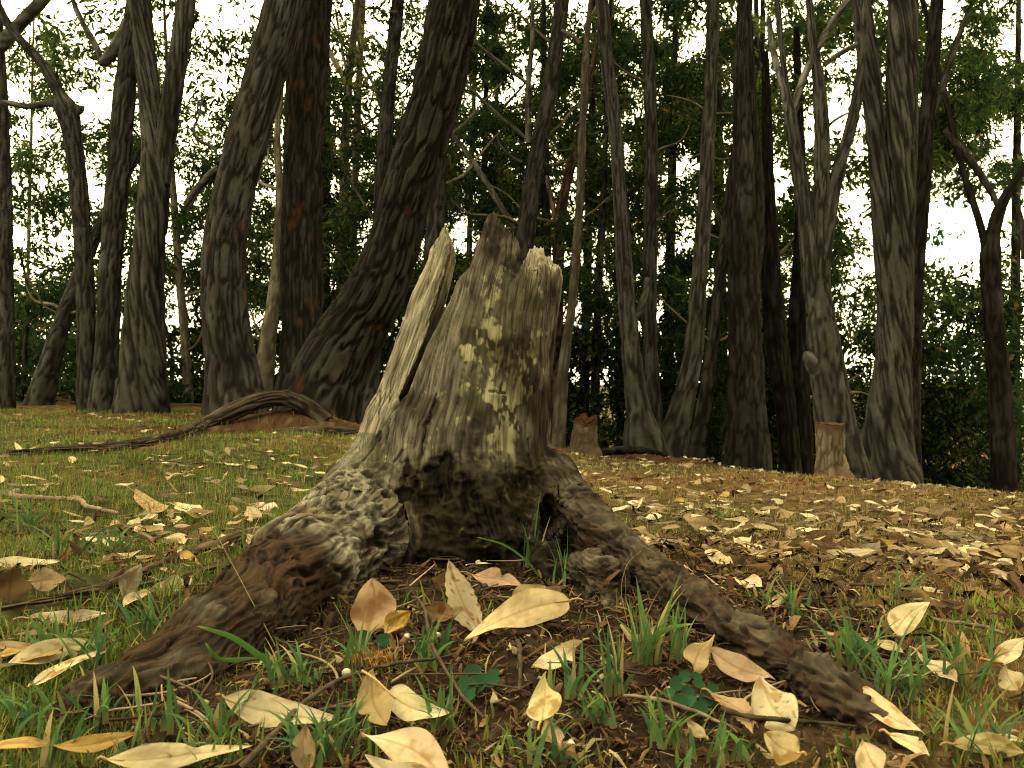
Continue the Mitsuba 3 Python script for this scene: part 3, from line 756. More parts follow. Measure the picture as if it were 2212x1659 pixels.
def stump_zone(v):
    """0 body, 1 slab, 2 left root and burl, 3 right root."""
    x, y, z = v.T
    zone = np.zeros(len(v), int)
    zone[(x < (SLABR(z) + BODYL(z)) / 2) & (z > PZ(930)) & (y > 1.42)] = 1
    d = [np.min([capsule((x, y, z), p, q, r, s) for (p, r), (q, s) in zip(c[:-1], c[1:])], axis=0) for c in (LROOT[1:], LROOT2, RROOT[1:], LUMP)]
    lft = np.minimum(d[0], d[1]); rgt = np.minimum(d[2], d[3])
    zone[(lft < .02) & (lft < rgt) & (z < PZ(1030)) & (x < PX(905))] = 2
    zone[(rgt < .022) & (rgt < lft) & (x > PX(1200)) & (z < PZ(1035))] = 3
    return zone


def stump_grain(v, zone):
    """Grain coordinates: across, along."""
    x, y, z = v.T
    l, r = OUTL(z), OUTR(z)
    u = (x - (l + r) / 2) / (r - l) * .30
    wy = y
    s = z.copy()
    for zi, c in ((2, LROOT), (3, RROOT)):
        m = zone == zi
        if not m.any():
            continue
        best = np.full(m.sum(), 9.0); ss = np.zeros(m.sum()); off = 0.0; ax_ = np.zeros((m.sum(), 3))
        V = v[m]
        for (p, rp), (q, rq) in zip(c[:-1], c[1:]):
            ab = q - p; L = np.linalg.norm(ab)
            t = np.clip(((V - p) @ ab) / (L * L), 0, 1)
            e = V - p - t[:, None] * ab
            dd = np.linalg.norm(e, axis=1)
            k = dd < best
            best[k] = dd[k]; ss[k] = (off + t * L)[k]; ax_[k] = e[k]
            off += L
        u[m] = ax_[:, 0] * .7 - ax_[:, 1] * .7; wy = wy.copy(); wy[m] = ax_[:, 2]; s[m] = ss
    warp = np.stack([fbm(v * 9, 3, 51), fbm(v * 9, 3, 52), fbm(v * 9, 3, 53)], 1) - .5
    burl = ((zone == 2) & (y > 1.05)) | ((z < PZ(985)) & (x < PX(915)))
    base = 1 - sstep(.06, .22, z)
    k = .016 + .022 * base + .026 * burl
    g = np.stack([u, wy, s], 1) + warp * k[:, None]
    return g, burl


v, q = stump_mesh()
zone = stump_zone(v)
g, burl = stump_grain(v, zone)
nrm = normals_of(v, q)
x, y, z = v.T


def ridged(p, seed, octaves=2):
    o = 0
    for i in range(octaves):
        o = o + (1 - np.abs(2 * noise(p * 2.03 ** i, seed + i) - 1)) ** 2 * .5 ** i
    return o / sum(.5 ** i for i in range(octaves))


fine = noise(g * A([420, 420, 26]), 61)
mid = noise(g * A([150, 150, 9]), 62)
lines = 1 - sstep(.02, .16, np.abs(2 * noise(g * A([95, 95, 5.5]), 63) - 1)) * 1.0        # thin drying cracks along the grain
rot = fbm(v * 46, 3, 64)
rot2 = ridged(g * A([75, 75, 30]) + 3, 67, 3)
pit = sstep(.64, .74, noise(v * 34, 65) * .75 + noise(v * 110, 66) * .25)
swirl = ridged(g * A([85, 85, 9]), 68, 3)
pxv, pyv = x * F / D0 + CX, CY - (z - EYE[2]) * F / D0
jx, jz = poly([(840, 1120), (868, 1062), (888, 1012), (905, 988), (918, 1002), (935, 985), (985, 965), (1020, 970), (1075, 952), (1120, 968), (1165, 985), (1190, 1010), (1235, 1080)])
jagz = np.interp(x, jx, jz, left=-.2, right=-.2) + (fbm(v * A([45, 45, 12]), 3, 69) - .5) * .11
soft = .012 + .060 * sstep(PX(920), PX(1030), x)
jagz = jagz + (noise(v * A([85, 85, 9]), 91) - .5) * 1.2 * soft
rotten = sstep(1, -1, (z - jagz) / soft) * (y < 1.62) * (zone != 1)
wob = (fbm(v * 20, 3, 70) - .5) * .05
gw = g + np.stack([fbm(v * 16, 2, 86), fbm(v * 16, 2, 87), 0 * x], 1) * .012
fibre = ridged(gw * A([170, 170, 7]), 88, 2)
seg = lambda c: np.min([capsule((x, y, z), p, q_, r, s_) for (p, r), (q_, s_) in zip(c[:-1], c[1:])], axis=0)
dl = np.minimum(seg(LROOT[1:]), seg(LROOT2)); drt = np.minimum(seg(RROOT), seg(LUMP))
W2 = sstep(.045, .005, dl + wob) * (x < PX(930)) * (zone != 1)
W3 = sstep(.035, .005, drt + wob * .6) * (x > PX(1170)) * sstep(PZ(1000), PZ(1060), z)
W2 = W2 * (1 - W3)
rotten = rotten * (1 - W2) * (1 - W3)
knot = np.clip(burl + W2 * (y > 1.0), 0, 1) * (1 - rotten)
crk = np.full(len(v), 9.0)
for rows, wd in (([(893, 836), (884, 852), (868, 880), (851, 912), (836, 945)], .0034), ([(958, 850), (953, 870), (944, 895), (932, 914), (923, 946), (923, 975), (925, 1006)], .0032), ([(1062, 845), (1092, 848)], .0016), ([(838, 925), (826, 960), (800, 990)], .0020), ([(862, 900), (848, 950)], .0018), ([(885, 960), (868, 1000), (850, 1015)], .0020), ([(1140, 940), (1146, 1000), (1160, 1050)], .0018)):
    wv_ = wd * (.15 + 1.3 * noise(np.stack([x * 0, y * 0, z * 60], -1) + rows[0][0], 59))
    crk = np.minimum(crk, on_line(x + (fbm(v * A([30, 30, 30]), 3, 58) - .5) * .016, z, rows) / wv_)
crk = sstep(1.0, .35, crk) * (y < 1.60)
disp = (fine - .5) * .0022 + (mid - .5) * .0030 - lines * .0020 - crk * .007
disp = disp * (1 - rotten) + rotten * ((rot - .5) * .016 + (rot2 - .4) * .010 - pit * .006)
disp = disp * (1 - knot) + knot * ((swirl - .4) * .0065 + (mid - .5) * .0045 + (rot - .5) * .008 * (y > 1.15) - pit * .011 * (y > 1.12))
fib = W2 * sstep(1.26, 1.10, y) * (1 - rotten)
disp = disp * (1 - fib) + fib * ((fibre - .45) * .0062 + (rot - .5) * .006)
fib3 = ridged(gw * A([210, 210, 12]), 92, 2)
disp = disp * (1 - W3) + W3 * ((fib3 - .45) * .006 + (rot - .5) * .007 + (rot2 - .4) * .013 + (mid - .5) * .004 - lines * .004 - pit * .005)
v = v + nrm * disp[:, None]
tops = PZ(np.interp(pxv, [p_[0] for p_ in FRONT_TOP], [p_[1] for p_ in FRONT_TOP]))
nearby = sstep(.045, .0, tops - z) * (z > PZ(640))
v[:, 2] += nearby * ((noise(g * A([140, 140, 0]), 93) - .55) * .014 + (noise(g * A([330, 330, 0]), 94) - .5) * .012)
# colours of weathered wood, lichen, rot
vb = fbm(v * A([16, 16, 7]), 3, 71)
streak = noise(g * A([130, 130, 6]), 72) * .55 + fine * .45
mott = fbm(v * A([70, 70, 36]), 3, 79)
wood = sstep(.18, .82, streak * .55 + .15 * vb + .40 * mott)
col = mixc((.036, .029, .022), (.27, .235, .19), wood)
slab = zone == 1
col = np.where(slab[:, None], mixc((.14, .112, .082), (.47, .40, .31), sstep(.2, .8, streak * .7 + mott * .3)), col)
hair = sstep(.60, .72, noise(g * A([300, 300, 11]), 90)) * (.5 + mott)
col = mixc(col, col * .4, np.clip(lines * .5 + hair * .55, 0, .9))
col = mixc(col, A((.03, .023, .017)), crk * .8)
inner = (zone == 0) & (z > PZ(1000))
mid_reg = np.exp(-((pxv - 1075) / 105) ** 2 - ((pyv - 800) / 190) ** 2)
blot = sstep(.49, .60, fbm(v * A([30, 30, 16]) + 3, 4, 73) * .80 + mid_reg * .16)
col = np.where(inner[:, None], mixc(col, A((.032, .027, .018)) * (.4 + 1.2 * mott)[:, None], blot * .8), col)
moss = sstep(.54, .62, vb + .08 * mid_reg - .03)
col = np.where(inner[:, None], mixc(col, A((.10, .092, .055)) * (.5 + mott)[:, None], moss * .6), col)
lw = np.stack([x - .18 * (z - .3), y, z], 1) + (np.stack([fbm(v * 40, 2, 55), fbm(v * 40, 2, 56), fbm(v * 40, 2, 57)], 1) - .5) * .02
lic = (fbm(lw * A([62, 32, 27]) + A([2.3, 0, .4]), 4, 74) * .62 + .38 * fbm(v * A([150, 150, 62]), 2, 89)) * .80 + .20 * np.max([np.exp(-((pxv - a) / w_) ** 2 - ((pyv - b) / hgt) ** 2) for a, b, w_, hgt in
      [(1060, 720, 40, 60), (1085, 775, 50, 30), (1015, 770, 40, 26), (1110, 835, 30, 60), (1060, 850, 46, 26), (1028, 838, 26, 26), (1100, 905, 36, 50), (1145, 800, 26, 60), (1000, 900, 22, 14), (1070, 650, 30, 50), (1085, 960, 30, 30)]], axis=0)
lic = sstep(.535, .56, lic) * ((zone == 0) & (y < 1.62)) * sstep(.30, .48, streak * .5 + mott * .5)
col = mixc(col, mixc((.26, .23, .13), (.54, .49, .33), mott * .6 + fine * .4), lic * .95)
stain = sstep(.45, .62, fbm(v * 11, 3, 76) + .34 * (1 - sstep(.06, .24, z)) - .10)
col = np.where((zone == 0)[:, None], mixc(col, col * A((.27, .235, .20)), stain * .92), col)
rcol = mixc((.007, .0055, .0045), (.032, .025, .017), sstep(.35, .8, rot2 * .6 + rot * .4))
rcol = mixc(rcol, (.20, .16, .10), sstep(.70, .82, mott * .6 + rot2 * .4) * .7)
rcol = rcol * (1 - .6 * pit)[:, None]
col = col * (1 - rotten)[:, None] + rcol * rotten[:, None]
tt = sstep(.20, .72, swirl * .50 + fine * .2 + mott * .3) * (1 - .9 * pit)
bc = mixc((.010, .008, .0065), (.34, .30, .24), tt ** 2.1)
bc = mixc(bc, bc * A((.55, .47, .40)), sstep(.5, .62, fbm(v * 18, 3, 80)) * .8)
low2 = sstep(1.28, 1.17, y + (vb - .5) * .25)
bc = mixc(bc, mixc((.006, .0042, .0033), (.062, .037, .024), sstep(.35, .75, fibre * .75 + streak * .25)), low2)
red = sstep(.60, .70, fbm(v * 20, 3, 77))
bc = mixc(bc, A((.065, .034, .02)) * (.5 + mott)[:, None], red * .35)
col = col * (1 - W2)[:, None] + bc * W2[:, None]
rc = mixc((.012, .0085, .007), (.070, .050, .037), sstep(.32, .75, fib3 * .45 + mott * .55))
up = sstep(.35, .85, nrm[:, 2]) * sstep(.46, .58, fbm(v * 22, 3, 85))
rc = mixc(rc, A((.21, .17, .13)) * (.2 + 1.0 * mott)[:, None], up * .5)
rc = mixc(rc, A((.080, .042, .027)) * (.5 + mott)[:, None], sstep(.56, .66, fbm(v * 24 + 8, 3, 78)) * .4)
col = col * (1 - W3)[:, None] + rc * W3[:, None]
hol = (zone == 0) & (((np.abs((x - (OUTL(z) + OUTR(z)) / 2) / (OUTR(z) - OUTL(z)) * 2) ** 2 + ((y - 1.625) / .12) ** 2) < .5)) & (z > .15)
col = np.where(hol[:, None], mixc((.04, .03, .024), (.15, .12, .09), streak), col)
bt = sstep(PZ(625), PZ(585), z + (mott - .5) * .05) * ((zone == 0) & (x > PX(1132)))
col = mixc(col, mixc((.12, .10, .075), (.50, .43, .34), sstep(.2, .8, mott * .6 + fine * .4)), bt)


def main_piece(qq, n):
    from scipy.sparse import coo_matrix
    from scipy.sparse.csgraph import connected_components
    m = coo_matrix((np.ones(len(qq) * 3), (np.concatenate([qq[:, 0]] * 3), np.concatenate([qq[:, 1], qq[:, 2], qq[:, 3]]))), (n, n))
    _, lab = connected_components(m, False)
    k = np.bincount(lab[qq[:, 0]]).argmax()
    return qq[lab[qq[:, 0]] == k]


stump = key_of('broken_stump')
tag(stump, 'tall grey broken stump with jagged split top and spreading roots', 'stump')
fz = zone[q]
fzone = np.where((fz == fz[:, :1]).all(1), fz[:, 0], np.median(fz, axis=1).astype(int))
for zi, nm in ((0, 'trunk'), (1, 'splinter'), (2, 'root'), (3, 'root')):
    qq = q[fzone == zi]
    qq = main_piece(qq, len(v)) if zi == 1 else qq
    used = np.unique(qq)
    re = -np.ones(len(v), int); re[used] = np.arange(len(used))
    ff = re[qq]
    ff = np.vstack([ff[:, [0, 1, 2]], ff[:, [0, 2, 3]]])
    k = key_of(nm, stump)
    nn = normals_of(v, q)[used]
    path = meshkit.write_ply((v[used], ff), False, np.stack([g[:, 0] + .37 * g[:, 1], g[:, 2]], 1)[used], np.clip(col[used], .004, .95), normals=nn)
    scene[k] = {'type': 'ply', 'filename': path, 'face_normals': False, 'bsdf': {'type': 'ref', 'id': 'mat_wood'}}
labels['broken_stump__splinter'] = {'label': 'pale upright splinter split from the stump'}
labels['broken_stump__root'] = {'label': 'knotted grey burl running into a thick brown root'}
labels['broken_stump__root_001'] = {'label': 'long brown root running over the soil'}
# thin dark roots that leave the burl on the grass side
for i, rows in enumerate([[(610, 1150, 22), (545, 1148, 24), (450, 1180, 26), (360, 1212, 24), (290, 1242, 20), (200, 1272, 17), (100, 1292, 14), (0, 1312, 12)], [(640, 1180, 20), (560, 1200, 18), (470, 1222, 16), (380, 1246, 14), (300, 1262, 10)], [(660, 1235, 16), (560, 1235, 14), (470, 1258, 12), (400, 1262, 8)]]):
    pp, rr = [], []
    for a, b, w in rows:
        p = hit(a, b + 4, .016); pp.append(p); rr.append(w / F * p[1] / 2)
    pp[0] = at(rows[0][0], rows[0][1], 1.40 - .05 * i)
    add_limb(stump, 'root', A(pp), A(rr), 9, .003, .5, 8, 500 + i, A((.105, .075, .055)), A((.04, .028, .02)), nu=20, step=.006, lump=.3)

# ------------------------------------------------------------------ the two sawn stumps further back
def sawn_stump(label, rows, d, top_col, jag, seed, red_side):
    k = key_of('sawn_stump')
    tag(k, label, 'stump')
    pts, rad = trunk_path(rows, d, 0, 0)
    nu, nv = 64, 70
    dp = bark(12, .006, 0, 6, seed, .10)
    v, f, th, s, h = tube(pts, rad, nu, nv, dp, cap=False)
    L = s.max()
    foot = sstep(.74, .40, s / L)
    p = PchipInterpolator(np.linspace(0, L, len(pts)), pts)(s)
    v = p + (v - p) * (1 + foot * .30 * np.maximum(0, np.sin(th * 5 + seed)))[:, None]
    v[:, 2] += sstep(.86, 1.0, s / L) * jag * (noise(np.stack([np.cos(th) * 2, np.sin(th) * 2, 0 * th], -1) + seed, 3) - .5) * 2
    c = bark_colour(v, dp, A((.165, .125, .085)) * (.5 if jag > .03 else 1), A((.07, .05, .034)), seed)
    low = sstep(.62, .40, s / L)
    c = mixc(c, A((.20, .10, .055)) * (.6 + .8 * noise(v * 60, 3))[:, None], low * .8)
    c = mixc(c, A(top_col), sstep(.90, .97, s / L + .05 * (noise(v * 50, 9) - .5)))
    put('trunk', v, f, c, 'mat_matte', k)
    ring = v[-nu:]
    cen = ring.mean(0)
    rs = np.linspace(1, .04, 10)
    tv = np.vstack([cen + (ring - cen) * r + A([0, 0, -.25 * jag * (1 - r)]) for r in rs])
    tv[:, 2] += (noise(tv * 60, 2) - .5) * .012 * (1 + jag * 20) + .003
    tv = np.vstack([tv, [cen + A([0, 0, -.25 * jag])]])
    j = np.arange(nu)
    tf = grid_faces(10, nu, True)
    tf = np.vstack([tf[:, [0, 1, 2]], tf[:, [0, 2, 3]], np.stack([9 * nu + j, 9 * nu + (j + 1) % nu, j * 0 + len(tv) - 1], 1)])
    rr = np.linalg.norm(tv[:, :2] - cen[:2], axis=1)
    tc = A(top_col) * (.7 + .5 * noise(np.stack([rr * 120, rr * 0, rr * 0], -1), 4))[:, None]
    put('cut_face', tv, tf, tc, 'mat_matte', k)


sawn_stump('low sawn stump with a brown cut top and flared foot before the three limbed tree', [(1800, 1050, 92), (1797, 1018, 68), (1794, 975, 60), (1793, 916, 62)], 7.3, (.085, .052, .034), .012, 5, 1)
sawn_stump('squat rotten stump with a torn orange face by the flared tree', [(1262, 985, 70), (1262, 955, 58), (1264, 925, 54), (1266, 906, 50)], 7.9, (.050, .022, .013), .06, 8, 1)
# a flat buttress ring of soil and a low mossy log lie between them
LOG = key_of('fallen_branch'); tag(LOG, 'dark fallen branch lying on the slope before the flared tree', 'branch')
pp = A([hit(a, b, .03) for a, b in [(1290, 978), (1340, 972), (1400, 972), (1440, 985)]])
add_limb(LOG, 'stem', pp, A([.035, .04, .03, .012]), 8, .006, 0, 5, 610, DARK, FISS, nu=10, step=.05)

# ------------------------------------------------------------------ fallen leaves
CREAM, STRAW, TAN, PINK, BROWN, OCHRE, GREYL = A((.70, .59, .43)), A((.585, .478, .315)), A((.36, .255, .155)), A((.46, .31, .22)), A((.10, .058, .036)), A((.40, .26, .095)), A((.24, .195, .15))


def leaf_surface(L, W, falc, curl, fold, ripple, twist, rng, n=22, m=8, tear=0.0, blunt=.5, teeth=0.0):
    """A leaf in its own frame: x along the blade, y across, z up."""
    s = np.linspace(0, 1, n)[:, None]; t = np.linspace(-1, 1, m + 1)[None, :]
    prof = np.sin(np.pi * s ** (.62 + .5 * blunt)) ** .85 * (1 - .25 * s) + .012
    prof = prof / prof.max()
    ph = rng.random() * 9
    edge = 1 + teeth * np.sin(s * 60 + ph) * np.abs(t) + .05 * np.sin(s * 13 + ph + t * 2) * np.abs(t)
    if tear:
        edge = edge - tear * np.exp(-((s - .25 - .5 * rng.random()) / .05) ** 2) * (t > 0) * np.abs(t)
    x = (s - .5) * L + 0 * t
    y = t * prof * W / 2 * edge + falc * L * (np.sin(np.pi * s) - .5)
    z = fold * np.abs(t) * prof * W * .5 + curl * L * ((2 * s - 1) ** 2) + ripple * W * np.sin(s * 9 + ph + 1.5 * t) * (.3 + .7 * np.abs(t)) * .5 + ripple * W * .6 * np.sin(s * 4.3 + 2 * ph) * t
    a = twist * (s - .5) + 0 * t
    yc = falc * L * (np.sin(np.pi * s) - .5)
    y2 = yc + (y - yc) * np.cos(a) - z * np.sin(a); z2 = (y - yc) * np.sin(a) + z * np.cos(a)
    return np.stack([x, y2, z2], -1).reshape(-1, 3), grid_faces(n, m + 1), s.repeat(m + 1, 1).ravel(), np.broadcast_to(t, (n, m + 1)).ravel()


def leaf_colour(base, s, t, v, rng, spots=.3, L=.1):
    o = rng.random(3) * 50
    q = np.stack([s * L * 100, t * 2.2, 0 * s], -1)
    c = base * (.68 + .60 * fbm(q * .55 + o, 3, 81))[:, None] * (.88 + .24 * noise(q * 3.5 + o, 85))[:, None]
    rib = np.exp(-(t / .055) ** 2)
    c = mixc(c, base * A((.62, .50, .38)), rib * .75)
    vein = np.exp(-(((s * 11 + np.abs(t) * 1.6) % 1 - .5) / .10) ** 2) * (np.abs(t) > .05)
    c = mixc(c, base * A((.80, .72, .6)), vein * .28)
    blot = sstep(.52, .68, fbm(q * .8 + o + 20, 3, 82)) * (.4 + rng.random())
    c = mixc(c, base * A((.56, .42, .27)), np.clip(blot * .8, 0, 1))
    dots = sstep(.80, .88, noise(q * 2.6 + o + 40, 83)) * spots
    c = mixc(c, (.05, .03, .02), np.clip(dots, 0, 1))
    rim = sstep(.86, 1.0, np.abs(t)) * sstep(.45, .7, noise(q * 1.1 + o, 84))
    c = mixc(c, base * .45, rim * .6)
    return c


def place_leaf(pA, pB, vis, tilt, loc):
    """Frame for a leaf from pA (stalk end) to pB, leaned towards the view by tilt; vis in pixels gives the true width."""
    ax = unit(pB - pA); mid_ = (pA + pB) / 2
    toeye = unit(EYE - mid_)
    n0 = (1 - tilt) * A([0, 0, 1.0]) + tilt * toeye
    nz = unit(n0 - ax * (n0 @ ax)); ny = np.cross(nz, ax)
    pr = lambda p: A([p[0] / p[1], p[2] / p[1]]) * F
    rel = lambda p: pr(p - EYE)
    a2 = unit(rel(pB) - rel(pA)); w2 = rel(mid_ + ny * .01) - rel(mid_)
    per = abs(w2[0] * -a2[1] + w2[1] * a2[0]) / .01
    return ax, ny, nz, mid_, min(vis / max(per, 1e-3), .055 + .02 * tilt)


GL = 'dry leaves scattered over the clearing'


def fallen_leaf(label, a, b, w, tilt=.45, tone=STRAW, falc=.06, curl=.07, fold=.22, ripple=.19, twist=.45, lift=(.012, .018), up=0.0, spots=.3, stalk=.18, seed=0, blunt=.5, tear=0.0, teeth=0.0, hang=None):
    """a, b: where the photograph shows the two ends. up: how much nearer (-) or farther (+) the far end stands if the leaf is upright."""
    rng = np.random.default_rng(1000 + seed)
    if tear == 0 and seed % 3 == 0: tear = .45
    tone = tone * rng.uniform(.80, 1.10) * A([1, rng.uniform(.93, 1.03), rng.uniform(.82, 1.08)])
    falc, blunt, w = falc + rng.uniform(-.05, .05), float(np.clip(blunt + rng.uniform(-.2, .2), .02, .9)), w * rng.uniform(.88, 1.10)
    k = key_of('fallen_leaf')
    tag(k, label, 'leaf')
    pA = hit(a[0], a[1], lift[0])
    if hang is not None:
        pA = at(a[0], a[1], hang); pB = at(b[0], b[1], hang + up)
    elif up != 0.0:
        pB = at(b[0], b[1], pA[1] + up)
    else:
        pB = hit(b[0], b[1], lift[1])
    ax, ny, nz, mid_, W = place_leaf(pA, pB, w, tilt, None)
    L = np.linalg.norm(pB - pA)
    v, f, s, t = leaf_surface(L, W, falc, curl, fold, ripple, twist, rng, 40, 16, tear, blunt, teeth)
    v[:, 2] -= curl * L * .3
    col = leaf_colour(tone, s, t, v, rng, spots, L)
    v = mid_ + v[:, :1] * ax + v[:, 1:2] * ny + v[:, 2:] * nz
    g = ground(v[:, 0], v[:, 1]) + rough(v[:, 0], v[:, 1]) + .002
    if hang is None:
        v[:, 2] = np.maximum(v[:, 2], g - .002)
    put('blade', v, f, col, 'mat_dry_leaf', k)
    if stalk > 0:
        m = 17
        i0 = m // 2
        p0, p1 = v[i0 + m], v[i0]
        d = unit(p1 - p0)
        e = p1 + d * stalk * L + A([0, 0, -.10 * stalk * L])
        e[2] = max(e[2], float(ground(e[0], e[1])) + .003)
        tv, tf, *_ = tube(A([v[i0 + 5 * m] + nz * .0006, p1, (p1 + e) / 2 + A([0, 0, .002]), e]), A([.0006, .0012, .0011, .0014]), 6, 10)
        put('stalk', tv, tf, tone * A((.75, .6, .45)), 'mat_matte', k)
    return k


N = [0]


def FL(label, a, b, w, **kw):
    N[0] += 1
    return fallen_leaf(label, a, b, w, seed=N[0], **kw)


# the leaves one can point to, nearest the stump first
FL('largest pale curved leaf lying across the middle of the bare soil', (1222, 1290), (996, 1380), 84, tilt=.75, tone=STRAW * 1.1, falc=-.10, fold=.1, curl=.03, lift=(.035, .012), spots=.15, stalk=.12, blunt=.2)
FL('upright tan leaf with dark spots along its ribs behind the largest leaf', (1036, 1372), (964, 1212), 64, tilt=.9, tone=STRAW * .9, falc=.05, up=.03, spots=.9, teeth=.06, stalk=0, lift=(.004, 0), blunt=.65)
FL('pinkish leaf lying flat with a torn end below the stump', (1020, 1243), (1132, 1263), 32, tilt=.5, tone=PINK * 1.05, lift=(.015, .01), tear=.8)
FL('pinkish upright leaf leaning on the dark left root', (796, 1375), (808, 1250), 92, tilt=.9, tone=PINK * 1.15, falc=-.10, up=.03, spots=.1, stalk=0, lift=(.004, 0), blunt=.6)
FL('small torn ochre leaf folded beside the pinkish upright leaf', (832, 1372), (884, 1318), 42, tilt=.7, tone=OCHRE * 1.2, fold=.5, ripple=.3, spots=.6, up=.02, stalk=0)
FL('dark brown folded leaf between the pinkish leaf and the spotted upright one', (985, 1332), (920, 1316), 50, tilt=.8, tone=BROWN * 2.0, fold=.35, lift=(.012, .012))
FL('brownish shadowed leaf lying under the spotted upright leaf tip', (1000, 1262), (930, 1252), 36, tilt=.6, tone=BROWN * 1.3)
FL('tan pointed leaf half hidden behind the largest pale leaf', (1110, 1322), (1172, 1262), 56, tilt=.85, tone=TAN * 1.15, up=.02, stalk=0)
FL('second tan leaf tip showing behind the largest pale leaf', (1160, 1310), (1212, 1268), 40, tilt=.85, tone=TAN * 1.2, up=.02, stalk=0)
FL('broad pale leaf with brown bite marks under the dark twig', (484, 1516), (730, 1556), 66, tilt=.65, tone=STRAW * 1.0, falc=-.09, curl=.03, spots=.8, lift=(.02, .012), blunt=.35, stalk=.08)
FL('whitest leaf, cream and smooth with a long pale stalk', (838, 1506), (972, 1546), 66, tilt=.75, tone=CREAM * 1.15, falc=-.05, spots=.05, stalk=.55, lift=(.025, .015), blunt=.2)
FL('tan leaf standing on its tip behind the whitest leaf', (832, 1572), (798, 1458), 72, tilt=.85, tone=TAN * 1.1, up=.06, spots=.5, stalk=0, blunt=.6)
FL('large sickle shaped pale leaf cut by the bottom edge of the picture', (985, 1690), (790, 1577), 98, tilt=.8, tone=STRAW * 1.12, falc=-.10, curl=.02, spots=.1, stalk=0, lift=(.012, .03), blunt=.4)
FL('pale leaf underneath the large sickle shaped one at the bottom', (930, 1672), (784, 1642), 44, tilt=.6, tone=STRAW, spots=.1, stalk=0)
FL('long pale wavy leaf lying near the bottom edge, tip towards the twig', (228, 1650), (548, 1612), 50, tilt=.55, tone=STRAW * 1.1, falc=.05, ripple=.25, spots=.1, lift=(.012, .016), stalk=.04)
FL('narrow ochre leaf with two dark spots left of the long wavy leaf', (110, 1618), (298, 1586), 36, tilt=.6, tone=OCHRE * 1.2, falc=-.04, spots=.9, lift=(.014, .02), stalk=0)
FL('ochre leaf poking in at the left edge near the bottom', (-20, 1612), (112, 1604), 26, tilt=.6, tone=OCHRE * 1.3, spots=.3)
FL('brown pointed leaf standing upright at the bottom edge', (664, 1672), (655, 1566), 52, tilt=.9, tone=TAN * .75, up=.02, stalk=0, blunt=.7)
FL('long pale twisted leaf lying on the grass at the left edge', (-10, 1450), (222, 1378), 40, tilt=.6, tone=STRAW * 1.05, twist=1.0, ripple=.25, falc=.05, spots=.05, stalk=.05)
FL('straight narrow cream leaf beside the long twisted leaf', (58, 1484), (238, 1398), 24, tilt=.6, tone=CREAM * 1.02, twist=.3, spots=.03, stalk=.04)
FL('narrow rolled leaf in the grass between root and left edge', (64, 1340), (242, 1324), 24, tilt=.6, tone=STRAW, ripple=.35, spots=.1)
FL('curled cream leaf with a ragged end resting by the thin roots', (402, 1258), (322, 1288), 46, tilt=.75, tone=CREAM * 1.0, fold=.4, ripple=.35, tear=.5, spots=.2, lift=(.016, .01))
FL('grey leaf tip standing upright before the thin roots', (268, 1294), (300, 1218), 48, tilt=.9, tone=GREYL, up=.02, stalk=0, blunt=.75)
FL('pale folded leaf lying under the grey upright tip', (262, 1312), (330, 1272), 26, tilt=.7, tone=STRAW * 1.05, fold=.3)
FL('dark brown round leaf standing in the grass at the left edge', (20, 1300), (28, 1224), 92, tilt=.9, tone=BROWN * 1.0, up=.02, stalk=0, blunt=.4, spots=0)
FL('pale leaf edge lying behind the dark round leaf', (-10, 1218), (134, 1214), 24, tilt=.5, tone=CREAM * .95)
FL('tan leaf right behind the dark round leaf', (60, 1258), (142, 1248), 44, tilt=.7, tone=TAN * 1.25, lift=(.02, .02))
FL('mottled pale leaf lying on the soil above the ovate leaf', (1246, 1398), (1148, 1450), 54, tilt=.7, tone=STRAW, spots=.8, ripple=.25, lift=(.012, .012), tear=.4)
FL('rounded pale leaf standing on its stalk in the bare soil', (1172, 1562), (1178, 1462), 74, tilt=.85, tone=STRAW * .98, up=.05, spots=.15, stalk=.2, blunt=.05, falc=0)
FL('torn tan leaf below the rounded pale one', (1216, 1618), (1176, 1556), 44, tilt=.8, tone=TAN * 1.2, up=.03, stalk=0, ripple=.3)
FL('dull tan leaf propped against the right root by the clover', (1494, 1452), (1528, 1380), 56, tilt=.85, tone=TAN * 1.05, up=.05, ripple=.3, stalk=0)
FL('long tan leaf reaching into the hollow under the right root', (1536, 1414), (1672, 1470), 54, tilt=.75, tone=TAN * 1.1, ripple=.25, falc=-.06, lift=(.02, .012), stalk=0)
FL('big pale leaf with a dark insect mark standing under the root', (1716, 1580), (1638, 1470), 90, tilt=.9, tone=STRAW * .95, up=.05, spots=.6, blunt=.5, falc=.08, stalk=0)
FL('pale leaf lying across the foot of the insect marked leaf', (1726, 1630), (1650, 1588), 78, tilt=.85, tone=STRAW * 1.0, spots=.3, lift=(.01, .022), stalk=.15, blunt=.3)
FL('folded tan leaf with a spiny tip beside the insect marked leaf', (1548, 1502), (1642, 1582), 52, tilt=.8, tone=TAN * 1.2, fold=.4, spots=.4, teeth=.08, lift=(.015, .015), stalk=.15)
FL('small straw leaf lying alone on the dark soil', (1524, 1594), (1482, 1556), 26, tilt=.7, tone=STRAW * .85, spots=.1)
FL('broad pale leaf rising from the bottom edge below the root end', (1905, 1680), (1862, 1602), 66, tilt=.9, tone=STRAW * 1.02, up=.03, spots=.1, stalk=0, blunt=.5)
FL('long yellow leaf pressed along the far side of the right root', (1862, 1500), (1996, 1590), 46, tilt=.7, tone=STRAW * 1.15, falc=-.04, spots=.05, lift=(.03, .02), stalk=0, blunt=.2)
FL('pale leaf lying beyond the broken end of the right root', (1926, 1588), (2014, 1632), 28, tilt=.6, tone=STRAW * 1.0, spots=.05)
